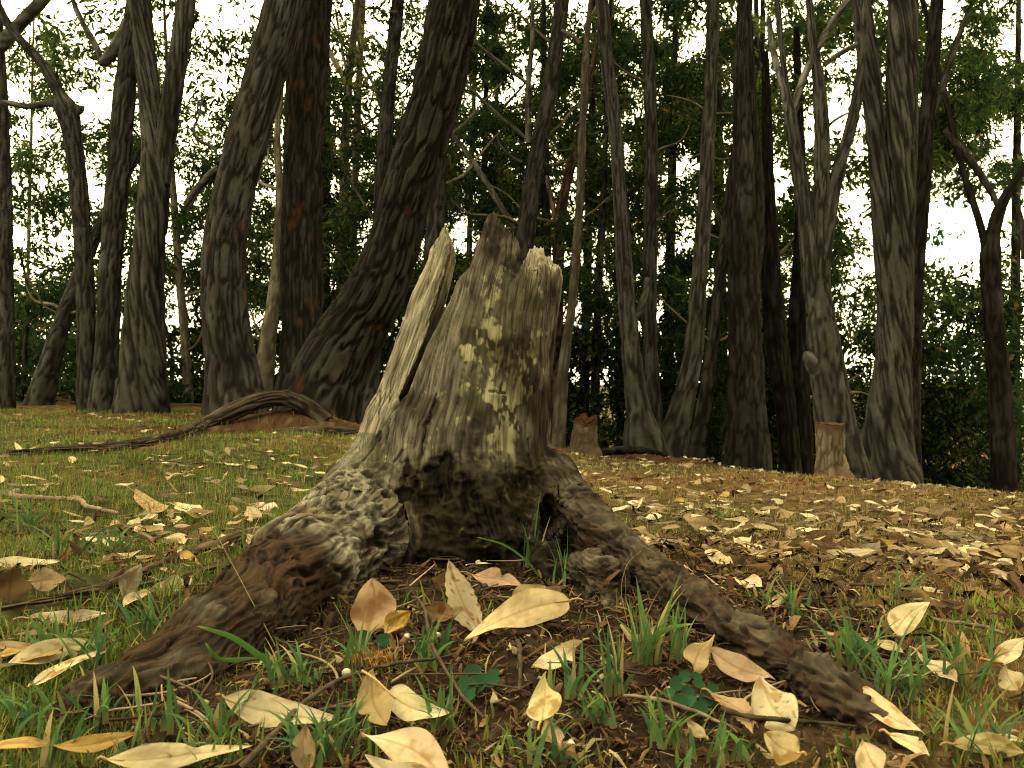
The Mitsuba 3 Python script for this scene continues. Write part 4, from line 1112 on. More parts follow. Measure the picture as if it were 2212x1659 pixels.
FL('upright rounded leaf standing alone in the dry grass', (1926, 1372), (1998, 1298), 62, tilt=.9, tone=STRAW * .95, up=.04, spots=.1, stalk=.1, blunt=.4)
FL('upper of two pale leaves at the picture edge by the orange twig', (2158, 1440), (2206, 1378), 52, tilt=.85, tone=STRAW * .98, up=.03, stalk=0)
FL('lower of two pale leaves at the picture edge by the orange twig', (2196, 1492), (2170, 1440), 56, tilt=.85, tone=STRAW * .95, up=.02, stalk=0)
FL('bright white leaf lying flat on the dry grass past the root', (1594, 1254), (1652, 1266), 24, tilt=.5, tone=CREAM * 1.15, spots=0, stalk=.1)
FL('long tan leaf stretched along the bottom near the corner', (2058, 1606), (2216, 1622), 42, tilt=.55, tone=STRAW * .92, ripple=.25, spots=.1)
FL('thin rolled pale leaf above the long tan corner leaf', (2146, 1590), (2216, 1602), 14, tilt=.6, tone=CREAM * .95)
FL('white curled leaf standing out on the green grass', (384, 1098), (442, 1112), 28, tilt=.7, tone=CREAM * 1.1, fold=.4, spots=0)
FL('tan leaf lying just left of the white curled leaf', (300, 1080), (352, 1116), 38, tilt=.5, tone=TAN * 1.1)
FL('cream leaf on the grass close to the burl', (556, 1094), (604, 1098), 20, tilt=.6, tone=CREAM * 1.02, spots=0)
FL('small white leaf tip upright in the grass of the left side', (296, 1150), (304, 1132), 18, tilt=.9, tone=CREAM * 1.1, up=.01, spots=0, stalk=0)
FL('pale leaf standing upright on the distant grass left of the roots', (50, 980), (32, 956), 12, tilt=.9, tone=CREAM, up=.05, stalk=0)
FL('small cream leaf lying left of the white upright tip', (176, 1166), (216, 1162), 12, tilt=.5, tone=CREAM)
FL('tan wavy leaf in the grass just past the right root', (1392, 1386), (1432, 1352), 30, tilt=.6, tone=TAN * 1.3, ripple=.3, hang=None)
FL('pale straw leaf tucked against the far side of the right root', (1660, 1316), (1700, 1290), 30, tilt=.6, tone=STRAW * .95, ripple=.3)
FL('narrow straw leaf lying in the dry grass beside the upright rounded leaf', (1868, 1382), (1960, 1410), 26, tilt=.6, tone=STRAW * .85, ripple=.2)
FL('broad straw leaf lying below the upright rounded leaf', (1990, 1420), (2080, 1476), 34, tilt=.6, tone=STRAW * .9, ripple=.2)

# the other fallen leaves: the 240 that show largest are things of their own, the rest is litter
lrng = np.random.default_rng(41)


def scatter(n, x0, x1, y0, y1):
    y = np.exp(lrng.uniform(np.log(y0), np.log(y1), n)); x = lrng.uniform(x0, x1, n) * y
    return x, y


X, Y = scatter(7600, -.70, .70, .78, 9.5)
p = np.stack([X, Y, 0 * X], -1)
rightness = sstep(-.10, .18, X / Y + (fbm(p * 1.1, 2, 91) - .5) * .12)
clump = fbm(p * 1.7, 3, 92)
dens = (.30 + .24 * rightness) * sstep(.34, .58, clump + .06 * rightness) * (.45 + .55 * sstep(1.1, 1.9, Y))
dens *= 1 - .90 * soil_mask(X, Y)
stem_d = np.hypot(X - PX(1010), Y - 1.62)
dens[stem_d < .22] = 0
dens[(X < PX(860)) & (X > -.52) & (Y < 1.45) & (Y > .8) & (np.abs((X + .02) + (1.6 - Y) * .42) < .09)] = 0
keep = lrng.random(len(X)) < dens
X, Y = X[keep], Y[keep]
size = np.where(Y < 1.5, lrng.uniform(.03, .06, len(X)), lrng.uniform(.045, .105, len(X)))
order = np.argsort(-(size / Y) * lrng.uniform(.8, 1.2, len(X)))
litter = Bag()
TONES = [('cream', CREAM), ('straw coloured', STRAW), ('tan', TAN), ('pale brown', TAN * .72), ('dark brown', BROWN * 1.4), ('ochre', OCHRE), ('greyish', GREYL)]
MARKS = [('the sawn stump with the flared foot', 1797, 1056), ('the squat rotten stump', 1262, 992), ('the flared tree foot', 1390, 985), ('the curving grey tree', 1460, 985), ('the broad shaded tree', 1612, 1005), ('the foot of the double stemmed tree', 1920, 1050), ('the forking tree at the bright sky', 2165, 1085),
         ('the far side of the stump', 1240, 1050), ('the middle of the open slope', 1560, 1090), ('the open litter behind the white flat leaf', 1660, 1170), ('the white flat leaf on the dry grass', 1624, 1260), ('the upper end of the right root', 1330, 1180), ('the middle of the right root', 1560, 1330), ('the upright rounded leaf', 1950, 1370), ('the grey dead stick', 2080, 1352), ('the two pale edge leaves', 2180, 1450),
         ('the broken root end', 1950, 1600), ('the dark stick in the litter', 1840, 1268), ('the slope edge', 2030, 1090), ('the open litter near the picture edge', 2120, 1190), ('the distant green tuft', 1560, 1130), ('the open litter halfway to the sawn stump', 1720, 1110), ('the open litter well inside the picture edge', 1930, 1150), ('the open litter straight behind the stump', 1340, 1085), ('the litter between flat leaf and stick', 1740, 1215), ('the burl', 620, 1100), ('the white curled leaf', 414, 1106), ('the grey branch on the grass', 150, 1085), ('the dark round leaf', 28, 1300), ('the thin roots', 400, 1200),
         ('the long arching tree root', 330, 965), ('the foot of the spiral barked tree', 310, 900), ('the lawn in front of the leaning dark tree', 600, 1000), ('the left edge of the lawn', 60, 1010), ('the pale stalk over the left root', 470, 1130), ('the brown end of the left root', 200, 1480), ('the long twisted leaf', 110, 1420), ('the stump foot', 1050, 1200), ('the largest pale leaf', 1100, 1340), ('the clover plant', 1490, 1490), ('the folded tan leaf', 1590, 1550)]
MXY = A([hit(px, py)[:2] for _, px, py in MARKS])
ORD = ['closest', 'second closest', 'third closest', 'fourth closest', 'fifth closest', 'sixth closest', 'seventh closest', 'eighth closest', 'ninth closest', 'tenth closest'] + [q + ' closest' for q in 'eleventh twelfth thirteenth fourteenth fifteenth sixteenth seventeenth eighteenth nineteenth twentieth'.split()]
bigs = {}
for rank, i in enumerate(order):
    xx, yy, L = X[i], Y[i], size[i]
    ti = int(lrng.choice(7, p=[.09, .20, .29, .22, .10, .04, .06]))
    base = TONES[ti][1] * lrng.uniform(.75, 1.08) * (1 - .12 * sstep(0, .3, xx / yy))
    big = rank < 240
    n_, m_ = (18, 6) if big else ((8, 4) if rank < 1500 else (5, 2))
    v, f, s, t = leaf_surface(L, L * lrng.uniform(.24, .42), lrng.uniform(-.1, .1), lrng.uniform(-.02, .08), lrng.uniform(0, .32), lrng.uniform(.04, .26), lrng.uniform(-1, 1), lrng, n_, m_, blunt=lrng.uniform(.1, .7))
    col = leaf_colour(base, s, t, v, lrng, .3, L) if big else np.broadcast_to(base, (len(v), 3)) * (.85 + .3 * lrng.random((len(v), 1)))
    az = lrng.uniform(0, 2 * np.pi); pit_, rol = lrng.normal(0, .13), lrng.normal(0, .22)
    if lrng.random() < .05: rol = lrng.uniform(.6, 1.2)
    Rm = trimesh.transformations.euler_matrix(rol, pit_, az)[:3, :3]
    v = v @ Rm.T
    gz0 = float(ground(xx, yy))
    v = v + A([xx, yy, gz0 - v[:, 2].min() * .75 + .012])
    if big:
        k = key_of('dry_leaf')
        dm = np.hypot(MXY[:, 0] - xx, MXY[:, 1] - yy) / yy
        mi_ = int(np.argmin(dm))
        form = 'tipped on its edge' if abs(rol) > .6 else 'lying flat'
        bigs.setdefault((TONES[ti][0], form, mi_), []).append((dm[mi_], k))
        c_ = np.clip(np.broadcast_to(col, (len(v), 3)), .004, .95)
        f2 = np.vstack([f[:, [0, 1, 2]], f[:, [0, 2, 3]]])
        scene[k] = mikit.ply((v, f2), 'mat_dry_leaf', smooth=True, color=c_)
    else:
        litter.add(v, f, col)
for (tone_, form, mi_), found in bigs.items():
    for n_, (_, k) in enumerate(sorted(found)):
        which = (ORD[min(n_, 19)] + ' ') if len(found) > 1 else ''
        tag(k, f'{which}{tone_} leaf {form} near {MARKS[mi_][0]}', 'leaf', GL)
k = put('leaf_litter', *litter.out(), 'mat_dry_leaf')
tag(k, 'dry fallen leaves and leaf scraps spread over the clearing', kind='stuff')

# crumbs of bark, chips and dead grass on the soil
drng = np.random.default_rng(43)
crumbs = Bag()


def chips(n, x0, x1, y0, y1, lo, hi, keepfn):
    y = np.exp(drng.uniform(np.log(y0), np.log(y1), n)); x = drng.uniform(x0, x1, n) * y
    k = drng.random(n) < keepfn(x, y)
    x, y = x[k], y[k]; n = len(x)
    L = np.exp(drng.uniform(np.log(lo), np.log(hi), n)); W = L * drng.uniform(.04, .30, n); az = drng.uniform(0, 6.283, n); pt = drng.normal(0, .35, n); rl = drng.uniform(-1, 1, n)
    ax = np.stack([np.cos(az) * np.cos(pt), np.sin(az) * np.cos(pt), np.sin(pt)], 1)
    sd = unit(np.cross(ax, np.stack([rl * .5, rl * .3, np.ones(n)], 1))); nz = np.cross(sd, ax)
    c0 = np.stack([x, y, ground(x, y) + rough(x, y) + .004 + .3 * np.abs(np.sin(pt)) * L], 1)
    bow = drng.uniform(-.25, .25, n)[:, None] * L[:, None]
    a = c0 - ax * L[:, None] / 2; b = c0 + ax * L[:, None] / 2; m = c0 + nz * bow
    w = W[:, None] / 2
    v = np.stack([a - sd * w * .5, a + sd * w * .5, m - sd * w, m + sd * w, b - sd * w * .4, b + sd * w * .4, m + nz * w * .7 + sd * 0], 1)
    f = A([[0, 2, 6], [0, 6, 1], [1, 6, 3], [2, 4, 6], [4, 5, 6], [5, 3, 6]])
    F_ = (f[None] + (np.arange(n) * 7)[:, None, None]).reshape(-1, 3)
    pal = A([(.060, .036, .024), (.035, .022, .015), (.12, .068, .036), (.22, .14, .072), (.11, .048, .026), (.36, .27, .16)])
    c = pal[drng.choice(6, n, p=[.28, .28, .2, .1, .1, .04])] * drng.uniform(.7, 1.25, (n, 1))
    crumbs.add(v.reshape(-1, 3), F_, np.repeat(c, 7, 0))


chips(20000, -.66, .66, .70, 1.9, .004, .024, lambda x, y: .12 + .88 * soil_mask(x, y))
chips(1500, -.66, .66, .70, 1.9, .015, .035, lambda x, y: .2 + .8 * soil_mask(x, y))
chips(14000, -.66, .66, 1.0, 9, .012, .06, lambda x, y: .4 + .6 * sstep(-.1, .2, x / y))
k = put('ground_litter', *crumbs.out(), 'mat_matte', smooth=False)
tag(k, 'crumbs of bark, chips and dead stalks on the soil', kind='stuff')

# ------------------------------------------------------------------ grass
grng = np.random.default_rng(47)


def blades(base, length, width, lean_dir, lean, rng, segs=3, curve=1.0):
    """Tapering grass blades: base points, heights, widths, lean direction (angle) and lean (radians)."""
    n = len(base)
    d = np.stack([np.cos(lean_dir), np.sin(lean_dir), 0 * lean_dir], 1)
    side = np.stack([-np.sin(lean_dir), np.cos(lean_dir), 0 * lean_dir], 1)
    tw = rng.uniform(-.9, .9, n)[:, None]
    side = unit(side * np.cos(tw) + d * np.sin(tw))
    p = base.copy(); rows = []
    for i in range(segs + 1):
        s = i / segs
        w = width * (1 - s) ** .65 * (.75 + .6 * s * (1 - s)) if i < segs else width * .04
        rows += [p - side * (w / 2)[:, None], p + side * (w / 2)[:, None]]
        a = lean * (.35 + curve * s)
        p = p + (d * np.sin(a)[:, None] + A([0, 0, 1.0]) * np.cos(a)[:, None]) * (length / segs)[:, None]
    v = np.stack(rows, 1)
    f = np.concatenate([[[2 * i, 2 * i + 1, 2 * i + 3], [2 * i, 2 * i + 3, 2 * i + 2]] for i in range(segs)])
    return v.reshape(-1, 3), (f[None] + (np.arange(n) * v.shape[1])[:, None, None]).reshape(-1, 3), v.shape[1]


GC = A([(.11, .175, .036), (.16, .215, .046), (.07, .13, .042), (.25, .235, .065), (.33, .255, .10), (.42, .31, .14)])


def lawn(n, y0, y1, x0, x1, h, w, segs, keepfn, dry):
    y = np.exp(grng.uniform(np.log(y0), np.log(y1), n)); x = grng.uniform(x0, x1, n) * y
    pp = np.stack([x, y, 0 * x], -1)
    k = grng.random(n) < keepfn(x, y, fbm(pp * 2.6, 3, 95), fbm(pp * 9, 2, 96))
    x, y = x[k], y[k]; n = len(x)
    bare = np.exp(-((x + 2.3) / 1.3) ** 2 - ((y - 7.0) / .9) ** 2) + np.exp(-((x - 1.6) / 1.9) ** 2 - ((y - 8.4) / .8) ** 2) + .8 * np.exp(-((x + 3.6) / 1.6) ** 2 - ((y - 9.0) / .5) ** 2)
    k = grng.random(n) > sstep(.25, .6, bare) * .85
    x, y = x[k], y[k]; n = len(x)
    b = np.stack([x, y, ground(x, y) + rough(x, y) - .003], 1)
    L = h * grng.uniform(.45, 1.25, n) * (1 - .35 * sstep(-.05, .2, x / y)) * (.6 + .9 * fbm(np.stack([x, y, 0 * x], -1) * 3.1, 2, 97)); W = w * grng.uniform(.6, 1.3, n) * np.maximum(1, y / 2.2)
    v, f, m = blades(b, L, W, grng.uniform(0, 6.283, n), np.abs(grng.normal(.75, .42, n)), grng, segs)
    dr_ = np.clip(dry(x, y), 0, 1)
    ci = np.where(grng.random(n) < dr_, grng.choice([3, 4, 5], n, p=[.4, .38, .22]), grng.choice([0, 1, 2, 3], n, p=[.33, .3, .17, .2]))
    c = GC[ci] * grng.uniform(.75, 1.25, (n, 1))
    turf.add(v, f, np.repeat(c, m, 0))


turf = Bag()
dryness = lambda x, y: .22 + .70 * sstep(-.08, .22, x / y + (fbm(np.stack([x, y, 0 * x], -1) * 1.6, 2, 98) - .5) * .3)


def clear_of_stump(x, y):
    d1 = np.hypot((x - PX(1000)) / .22, (y - 1.62) / .2)
    return d1 > 1


lawn(105000, .72, 2.6, -.68, .68, .019, .0022, 2, lambda x, y, a, b: clear_of_stump(x, y) * (1 - .93 * soil_mask(x, y)) * sstep(.30, .52, a + .10 * (x < 0)) * (.55 + .45 * (x < 0)), dryness)
lawn(9000, .70, 1.25, -.62, .62, .038, .0044, 4, lambda x, y, a, b: clear_of_stump(x, y) * (.10 + .9 * (1 - soil_mask(x, y))) * sstep(.48, .60, b * .7 + a * .3), lambda x, y: .2 + 0 * x)
lawn(85000, 2.2, 10.5, -.68, .66, .040, .0028, 1, lambda x, y, a, b: sstep(.36, .56, a * .6 + b * .4 + .07 * (x < 0)) * (.45 + .55 * (x / y < .02)), dryness)
k = put('grass', *turf.out(), 'mat_grass_blade', smooth=False)
tag(k, 'short patchy grass, green on one side and dry on the other', kind='stuff')

GT = 'grass tufts growing in and around the bare soil'
TUFTS = [  # px, py, blades, height px, spread, label
    (1398, 1432, 13, 110, .9, 'tall grass tuft with one long arching blade before the right root'), (1470, 1420, 7, 80, .8, 'grass tuft with stiff blades close under the right root'), (1150, 1228, 5, 90, 1.0, 'few long grass blades at the foot of the stump'),
    (1226, 1262, 8, 70, .8, 'grass tuft beside the stump foot and the brown root lump'), (956, 1575, 9, 78, .8, 'grass tuft overlapping the end of the whitest leaf'), (690, 1640, 20, 88, 1.1, 'lush green tuft in front of the dark twig'), (740, 1600, 14, 70, 1.1, 'lush tuft between broad pale leaf and sickle leaf'),
    (1330, 1500, 9, 90, .7, 'upright tuft with a straw coloured dead blade in the bare soil'), (1235, 1500, 8, 70, 1.1, 'spreading pale tuft right of the mottled leaf'), (1285, 1560, 12, 62, 1.2, 'low spreading tuft below the upright dead blade'), (1180, 1650, 11, 74, 1.2, 'tuft at the bottom edge right of the sickle leaf'),
    (940, 1412, 8, 62, .9, 'small tuft beside the crooked twig in the soil'), (925, 1440, 6, 54, .8, 'thin sprig of grass just below the crooked twig'), (1440, 1600, 10, 80, 1.2, 'pale straggling tuft near the small straw leaf'), (600, 1482, 9, 60, 1.4, 'flat broad tuft above the broad pale leaf'),
    (660, 1470, 8, 56, 1.3, 'flat tuft beside the broad pale leaf'), (210, 1560, 9, 70, 1.2, 'tuft in front of the brown root end'), (330, 1585, 6, 84, 1.0, 'short tuft with one broad upright blade'), (470, 1580, 10, 64, 1.2, 'tuft left of the broad pale leaf'), (455, 1620, 9, 56, 1.3, 'low tuft touching the long wavy leaf'),
    (60, 1560, 12, 66, 1.2, 'tuft at the left edge near the ochre leaf'), (110, 1640, 8, 70, 1.0, 'tuft at the bottom left corner'), (250, 1640, 6, 60, 1.0, 'single blades beside the long wavy leaf'), (130, 1420, 16, 66, 1.2, 'bright tuft beside the straight cream leaf'), (200, 1440, 14, 70, 1.1, 'yellow green tuft along the upper side of the brown root'),
    (330, 1370, 12, 74, 1.1, 'fresh tuft above the brown root'), (250, 1210, 16, 72, 1.2, 'bright green tuft behind the thin roots'), (150, 1215, 14, 80, 1.2, 'green tuft beside the dark round leaf'), (640, 1050, 14, 44, 1.2, 'small green tuft close to the burl'), (560, 1190, 9, 70, 1.3, 'wiry tuft between the thin roots'),
    (1700, 1330, 18, 66, 1.3, 'green patch of grass beyond the right root'), (1860, 1440, 16, 90, 1.2, 'green tuft beyond the right root by the yellow leaf'), (1930, 1500, 18, 84, 1.2, 'dense green tuft by the root end'), (2080, 1480, 12, 100, 1.1, 'tall thin tuft in the dry grass near the picture edge'), (2130, 1640, 16, 90, 1.2, 'bright tuft in the bottom right corner'),
    (1560, 1640, 8, 66, 1.2, 'small green tuft at the bottom below the folded tan leaf'), (780, 1440, 7, 70, 1.0, 'sprigs beside the pinkish upright leaf'), (1560, 1130, 14, 34, 1.2, 'distant green tuft in the litter'), (60, 1150, 14, 60, 1.2, 'green tuft at the left edge on the grass'),
    (1950, 1310, 12, 60, 1.1, 'wispy tuft behind the upright rounded leaf')]
for px, py, nb, hp, sp, lab in TUFTS:
    k = key_of('grass_tuft')
    tag(k, lab, 'grass tuft', GT)
    c0 = hit(px, py)
    H = hp / F * c0[1] * 1.5
    nb = int(nb * 2.0)
    b = c0 + grng.normal(size=(nb, 3)) * A([.010, .010, 0]) * sp
    b[:, 2] = ground(b[:, 0], b[:, 1]) - .002
    L = H * grng.uniform(.5, 1.3, nb)
    v, f, m = blades(b, L, grng.uniform(.0042, .0092, nb), grng.uniform(0, 6.283, nb), np.abs(grng.normal(.74 * sp, .34, nb)), grng, 6, 1.1)
    left = px < 1300
    pal = A([(.085, .155, .062), (.11, .185, .06), (.065, .125, .062), (.19, .21, .08), (.38, .30, .15)])
    c = pal[grng.choice(5, nb, p=[.34, .28, .2, .1, .08])] * grng.uniform(.8, 1.25, (nb, 1))
    c = np.repeat(c, m, 0)
    hgt = np.tile(np.repeat(np.linspace(0, 1, m // 2), 2), nb)
    c = mixc(A((.22, .19, .10)), c, sstep(-.1, .3, hgt))
    if nb <= 18:
        for q in range(nb):
            put('blade', v[q * m:(q + 1) * m], f[q * len(f) // nb:(q + 1) * len(f) // nb] - q * m, c[q * m:(q + 1) * m], 'mat_grass_blade', k)
    else:
        labels[put('blades', v, f, c, 'mat_grass_blade', k)] = {'kind': 'stuff'}
# single broad blades that arch over the left root
for lab, rows, w in [('long green blade with a yellow tip leaning over the brown root', [(545, 1372), (505, 1348), (465, 1325), (445, 1308), (448, 1296)], .0062), ('longest green blade lying across the brown root', [(612, 1452), (560, 1415), (500, 1375), (455, 1360), (426, 1352)], .0068),
                     ('green blade with a withered tip below the longest blade', [(600, 1432), (540, 1425), (480, 1425), (455, 1405), (444, 1388)], .0058), ('green blade arching from the tall tuft towards the right root', [(1398, 1440), (1405, 1395), (1430, 1365), (1465, 1352), (1497, 1348)], .0058), ('bent green blade rising from below the stump foot', [(1165, 1245), (1130, 1205), (1085, 1175), (1050, 1165), (1030, 1160)], .0038)]:
    k = key_of('grass_shoot')
    tag(k, lab, 'grass')
    p0 = hit(*rows[0])
    pts = A([at(a, b, p0[1] - .014 * i) for i, (a, b) in enumerate(rows)])
    P_, _, s = smooth_path(pts, 20)
    sd = unit(np.cross(np.gradient(P_, axis=0), A([0.3, -1, .5])))
    wv = w * np.sqrt(np.clip(1 - (s / s[-1]) ** 2.2, .003, 1))[:, None]
    n_ = unit(np.cross(np.gradient(P_, axis=0), sd))
    v = np.stack([P_ - sd * wv / 2 + n_ * wv * .15, P_, P_ + sd * wv / 2 + n_ * wv * .15], 1).reshape(-1, 3)
    c = mixc((.085, .17, .045), (.34, .29, .08), np.repeat(sstep(.85, 1, s / s[-1]), 3))
    put('blade', v, grid_faces(20, 3), c, 'mat_grass_blade', k)
# seed stalks
for lab, rows, w in [('tall pale grass stalk with a seed head leaning over the left root', [(595, 1395), (545, 1300), (500, 1215), (470, 1160), (440, 1118)], 2.6), ('thin upright seed stalk in front of the grass', [(468, 1160), (462, 1100), (470, 1020), (480, 950)], 1.6), ('bare brown stalk leaning beside the pinkish leaf', [(768, 1402), (748, 1352), (720, 1300)], 2.0),
                     ('thin dry stalk rising before the brown root lump', [(1372, 1400), (1352, 1330), (1342, 1275), (1352, 1225), (1385, 1190)], 1.6), ('second dry stalk beside the right root', [(1352, 1330), (1352, 1290), (1350, 1240)], 1.2)]:
    k = key_of('grass_stalk'); tag(k, lab, 'grass stalk')
    p0 = hit(*rows[0]) if rows[0][1] > 1300 else at(*rows[0], 1.12)
    if lab.startswith('thin upright'): p0 = at(*rows[0], 1.2)
    pts = A([at(a, b, p0[1] + .004 * i) for i, (a, b) in enumerate(rows)])
    r = w / F * p0[1] / 2
    tv, tf, *_ = tube(pts, np.linspace(r, r * .55, len(pts)), 6, 24)
    put('stem', tv, tf, (.27, .25, .11), 'mat_matte', k)

# ------------------------------------------------------------------ twigs, gum nuts, clover, small bits
TW = A((.085, .06, .045))
for lab, rows, w, col in [('long dark twig lying over the broad pale leaf', [(520, 1668), (560, 1630), (612, 1572), (690, 1502), (765, 1466), (850, 1442), (935, 1432)], 13, TW), ('crooked dark twig running down from the dark folded leaf', [(893, 1296), (918, 1325), (926, 1375), (942, 1420), (985, 1490), (1015, 1530), (1046, 1560)], 9, TW),
                          ('short dark twig standing under the largest pale leaf', [(1118, 1392), (1124, 1440), (1122, 1500)], 11, TW * .8), ('thin pale twig lying below the clover', [(1350, 1512), (1420, 1520), (1500, 1545), (1560, 1570), (1592, 1592)], 9, TW * 2.6), ('grey branch lying on the green grass at the left', [(40, 1062), (90, 1078), (150, 1082), (200, 1100), (255, 1112)], 13, TW * 3.0),
                          ('orange brown twig pointing at the two edge leaves', [(2118, 1432), (2145, 1437), (2168, 1442)], 8, A((.40, .16, .05))), ('pale straw twig leaning on the soil under the stump', [(885, 1272), (910, 1250), (940, 1224)], 4, TW * 4.5), ('thin twig behind the whitest leaf', [(770, 1462), (820, 1448), (900, 1436), (985, 1420)], 6, TW),
                          ('dark twig lying in shade under the right root', [(1560, 1540), (1650, 1562), (1760, 1570), (1850, 1580)], 12, TW * .7), ('grey dead stick lying in dry grass near the picture edge', [(1990, 1340), (2060, 1352), (2130, 1362), (2170, 1376)], 10, TW * 2.2), ('dark stick lying in the litter past the root', [(1760, 1258), (1840, 1268), (1920, 1272)], 9, TW)]:
    k = key_of('twig'); tag(k, lab, 'twig')
    pts = A([hit(a, b, .010 + .008 * (i % 2)) for i, (a, b) in enumerate(rows)])
    pts[:, 2] += .004
    r = w / F * pts[:, 1].mean() / 2
    sd_ = len(labels)
    tv, tf, th, s, h = tube(pts, np.linspace(r, r * .6, len(pts)), 10, 60, lambda TH, S, R: (noise(np.stack([np.cos(TH), np.sin(TH), S * 60], -1) * 1.4, sd_) - .5) * R * .9)
    put('stem', tv, tf, col * (.6 + .8 * noise(tv * 160, 5))[:, None], 'mat_matte', k)
trng = np.random.default_rng(51)
small = Bag()
for i in range(260):
    y = trng.uniform(.78, 1.6); x = trng.uniform(-.6, .6) * y
    if trng.random() > .15 + .85 * soil_mask(A([x]), A([y]))[0]: continue
    L, az = trng.uniform(.03, .12), trng.uniform(0, 6.28)
    q = [A([x + np.cos(az) * L * u, y + np.sin(az) * L * u, 0]) for u in (-.5, 0, .5)]
    q[1][:2] += trng.normal(size=2) * L * .12
    for e in q: e[2] = float(ground(e[0], e[1])) + trng.uniform(.003, .014)
    r = trng.uniform(.0006, .0018)
    tv, tf, *_ = tube(A(q), A([r, r, r * .5]), 5, 8)
    small.add(tv, tf, TW * trng.choice([.7, 1, 1.6, 3.4]))
k = put('twig_litter', *small.out(), 'mat_matte'); tag(k, 'thin twigs and dead stalks strewn on the bare soil', kind='stuff')
NUTS = [(1060, 180, 1), (1635, 235, 0), (1490, 345, 0), (785, 665, 2), (1262, 732, 0), (1298, 738, 0), (215, 885, 1), (170, 800, 0), (1870, 820, 0), (1160, 1060, 0), (1390, 1225, 0), (1645, 1430, 2), (560, 700, 2), (1190, 950, 3), (1100, 330, 3), (1720, 600, 3)]
NL = ['round white gum nut lying just below the stump', 'pale cone shaped gum nut among the grass at the stump foot', 'pale gum nut beside the grass tuft behind the largest leaf', 'white tipped brown gum nut left of the largest leaf', 'left of two white gum nut tips under the largest leaf', 'right of two white gum nut tips under the largest leaf', 'round white gum nut in front of the orange fluff', 'pale pointed gum nut left of the orange fluff', 'pale cone shaped gum nut beside the pale spreading tuft',
      'pale pointed gum nut beneath the clover leaves', 'white chipped gum nut below the rounded pale leaf', 'brown gum nut with pale rim near the bottom edge', 'brown gum nut beside the pinkish upright leaf', 'dark round gum nut right of the clover leaves', 'dark gum nut behind the largest leaf', 'dark gum nut right of the largest leaf']
for (cx_, cy_, kind), lab in zip(NUTS, NL):
    px, py = (cx_ * .4973 + 1000) * .6777, (1700 + cy_ * .4973) * .6777
    k = key_of('gum_nut'); tag(k, lab, 'gum nut', 'gum nuts on the bare soil')
    p0 = hit(px, py + 8, .004); r = .0046 if kind in (1, 2) else .0042
    prof = {0: [(0.15, 0), (1, .1), (.95, .5), (.55, 1.4), (.12, 2.3)], 1: [(.2, 0), (.9, .3), (1.05, .9), (.8, 1.6), (.2, 1.9)], 2: [(.2, 0), (.9, .4), (1, 1.1), (.8, 1.9), (.75, 2.6)], 3: [(.3, 0), (1, .4), (1.1, 1.0), (.7, 1.7), (.2, 1.9)]}[kind]
    pts = A([[0, 0, h_ * r] for _, h_ in prof]); rad = A([a * r for a, _ in prof])
    tv, tf, th, s, h = tube(pts, rad, 14, 16, lambda TH, S, R: (noise(np.stack([np.cos(TH) * 2, np.sin(TH) * 2, S * 300], -1), 3) - .5) * .25 * R)
    R_ = trimesh.transformations.euler_matrix(trng.uniform(-.7, .7), trng.uniform(-.7, .7), trng.uniform(0, 6))[:3, :3]
    tv = tv @ R_.T + p0
    col = {0: A((.42, .33, .23)), 1: A((.48, .42, .31)), 2: A((.22, .12, .07)), 3: A((.075, .05, .04))}[kind]
    put('shell', tv, tf, col * (.75 + .5 * noise(tv * 400, 4))[:, None], 'mat_matte', k)
    if kind == 2:
        tip, tf2, *_ = tube(A([[0, 0, 2.55 * r], [0, 0, 3.0 * r], [0, 0, 3.5 * r]]), A([.78, .62, .15]) * r, 12, 6)
        put('cap', tip @ R_.T + p0, tf2, (.62, .56, .42), 'mat_matte', k)


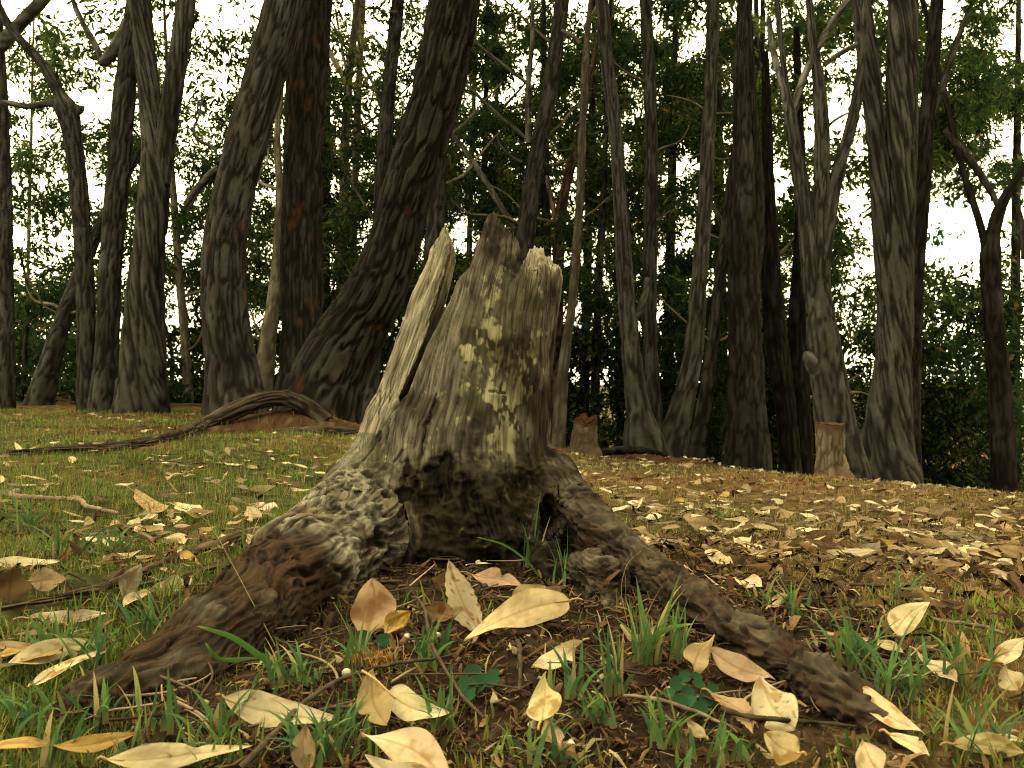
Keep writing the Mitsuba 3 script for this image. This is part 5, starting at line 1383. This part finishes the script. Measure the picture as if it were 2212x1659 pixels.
def clover(lab, spots, size, seed):
    k = key_of('clover'); tag(k, lab, 'clover')
    rng = np.random.default_rng(seed)
    for (px, py) in spots:
        c0 = hit(px, py + 20); top = at(px, py, c0[1] - .004)
        n_ = unit(A([rng.normal() * .35, -.75 + rng.normal() * .3, 1.0]))
        e1 = unit(np.cross(n_, A([0.2, 1, 0]))); e2 = np.cross(n_, e1)
        th = np.linspace(0, 2 * np.pi, 20, endpoint=False)
        rr = size * (1 - .35 * np.exp(-((th - np.pi) / .35) ** 2)) * rng.uniform(.8, 1.15)
        rings = [top + (rr * q)[:, None] * (np.cos(th)[:, None] * e1 + np.sin(th)[:, None] * e2) + n_ * (q * q * size * .25) for q in (.33, .7, 1)]
        v = np.vstack([[top], *rings]); j = np.arange(20)
        f = np.vstack([np.stack([j * 0, 1 + j, 1 + (j + 1) % 20], 1)] + [np.vstack([np.stack([1 + a * 20 + j, 1 + (a + 1) * 20 + j, 1 + (a + 1) * 20 + (j + 1) % 20], 1), np.stack([1 + a * 20 + j, 1 + (a + 1) * 20 + (j + 1) % 20, 1 + a * 20 + (j + 1) % 20], 1)]) for a in (0, 1)])
        put('leaflet', v, f, A((.034, .080, .042)) * rng.uniform(.8, 1.3), 'mat_grass_blade', k)
        tv, tf, *_ = tube(A([c0 - A([0, 0, .004]), (c0 + top) / 2 + A([.003, 0, 0]), top]), A([.0008, .0007, .0006]), 5, 6)
        put('stem', tv, tf, (.07, .10, .04), 'mat_matte', k)


cv = lambda a, b: ((a * .4973 + 1000) * .6777, (1700 + b * .4973) * .6777)
clover('round leaved clover sprig below the pinkish upright leaf', [cv(312, 678), (cv(452, 690)), cv(432, 730), cv(285, 740)], .0095, 3)
clover('dark clover sprig in the middle of the bare soil', [cv(1022, 905), cv(1062, 968), cv(1150, 935), cv(985, 985), cv(1010, 1045)], .0095, 4)
clover('dense dark clover plant in front of the right root', [(1462, 1478), (1486, 1496), (1510, 1482), (1492, 1518), (1528, 1510), (1470, 1515), (1445, 1500), (1515, 1532), (1540, 1492), (1480, 1462), (1505, 1465)], .0075, 5)
# orange fluff of decayed bark
k = key_of('bark_fluff'); tag(k, 'orange fibrous tuft of decayed bark on the bare soil', 'bark tuft')
p0 = hit(808, 1430, .006)
fb = Bag(); b = np.repeat(p0[None], 260, 0) + trng.normal(size=(260, 3)) * A([.016, .007, .003])
v, f, m = blades(b, trng.uniform(.006, .016, 260), np.full(260, .0011), trng.uniform(0, 6.28, 260), trng.uniform(.2, 1.6, 260), trng, 2)
put('fibres', v, f, np.repeat(A([(.52, .26, .09)]) * trng.uniform(.5, 1.3, (260, 1)), m, 0), 'mat_matte', k, smooth=False)
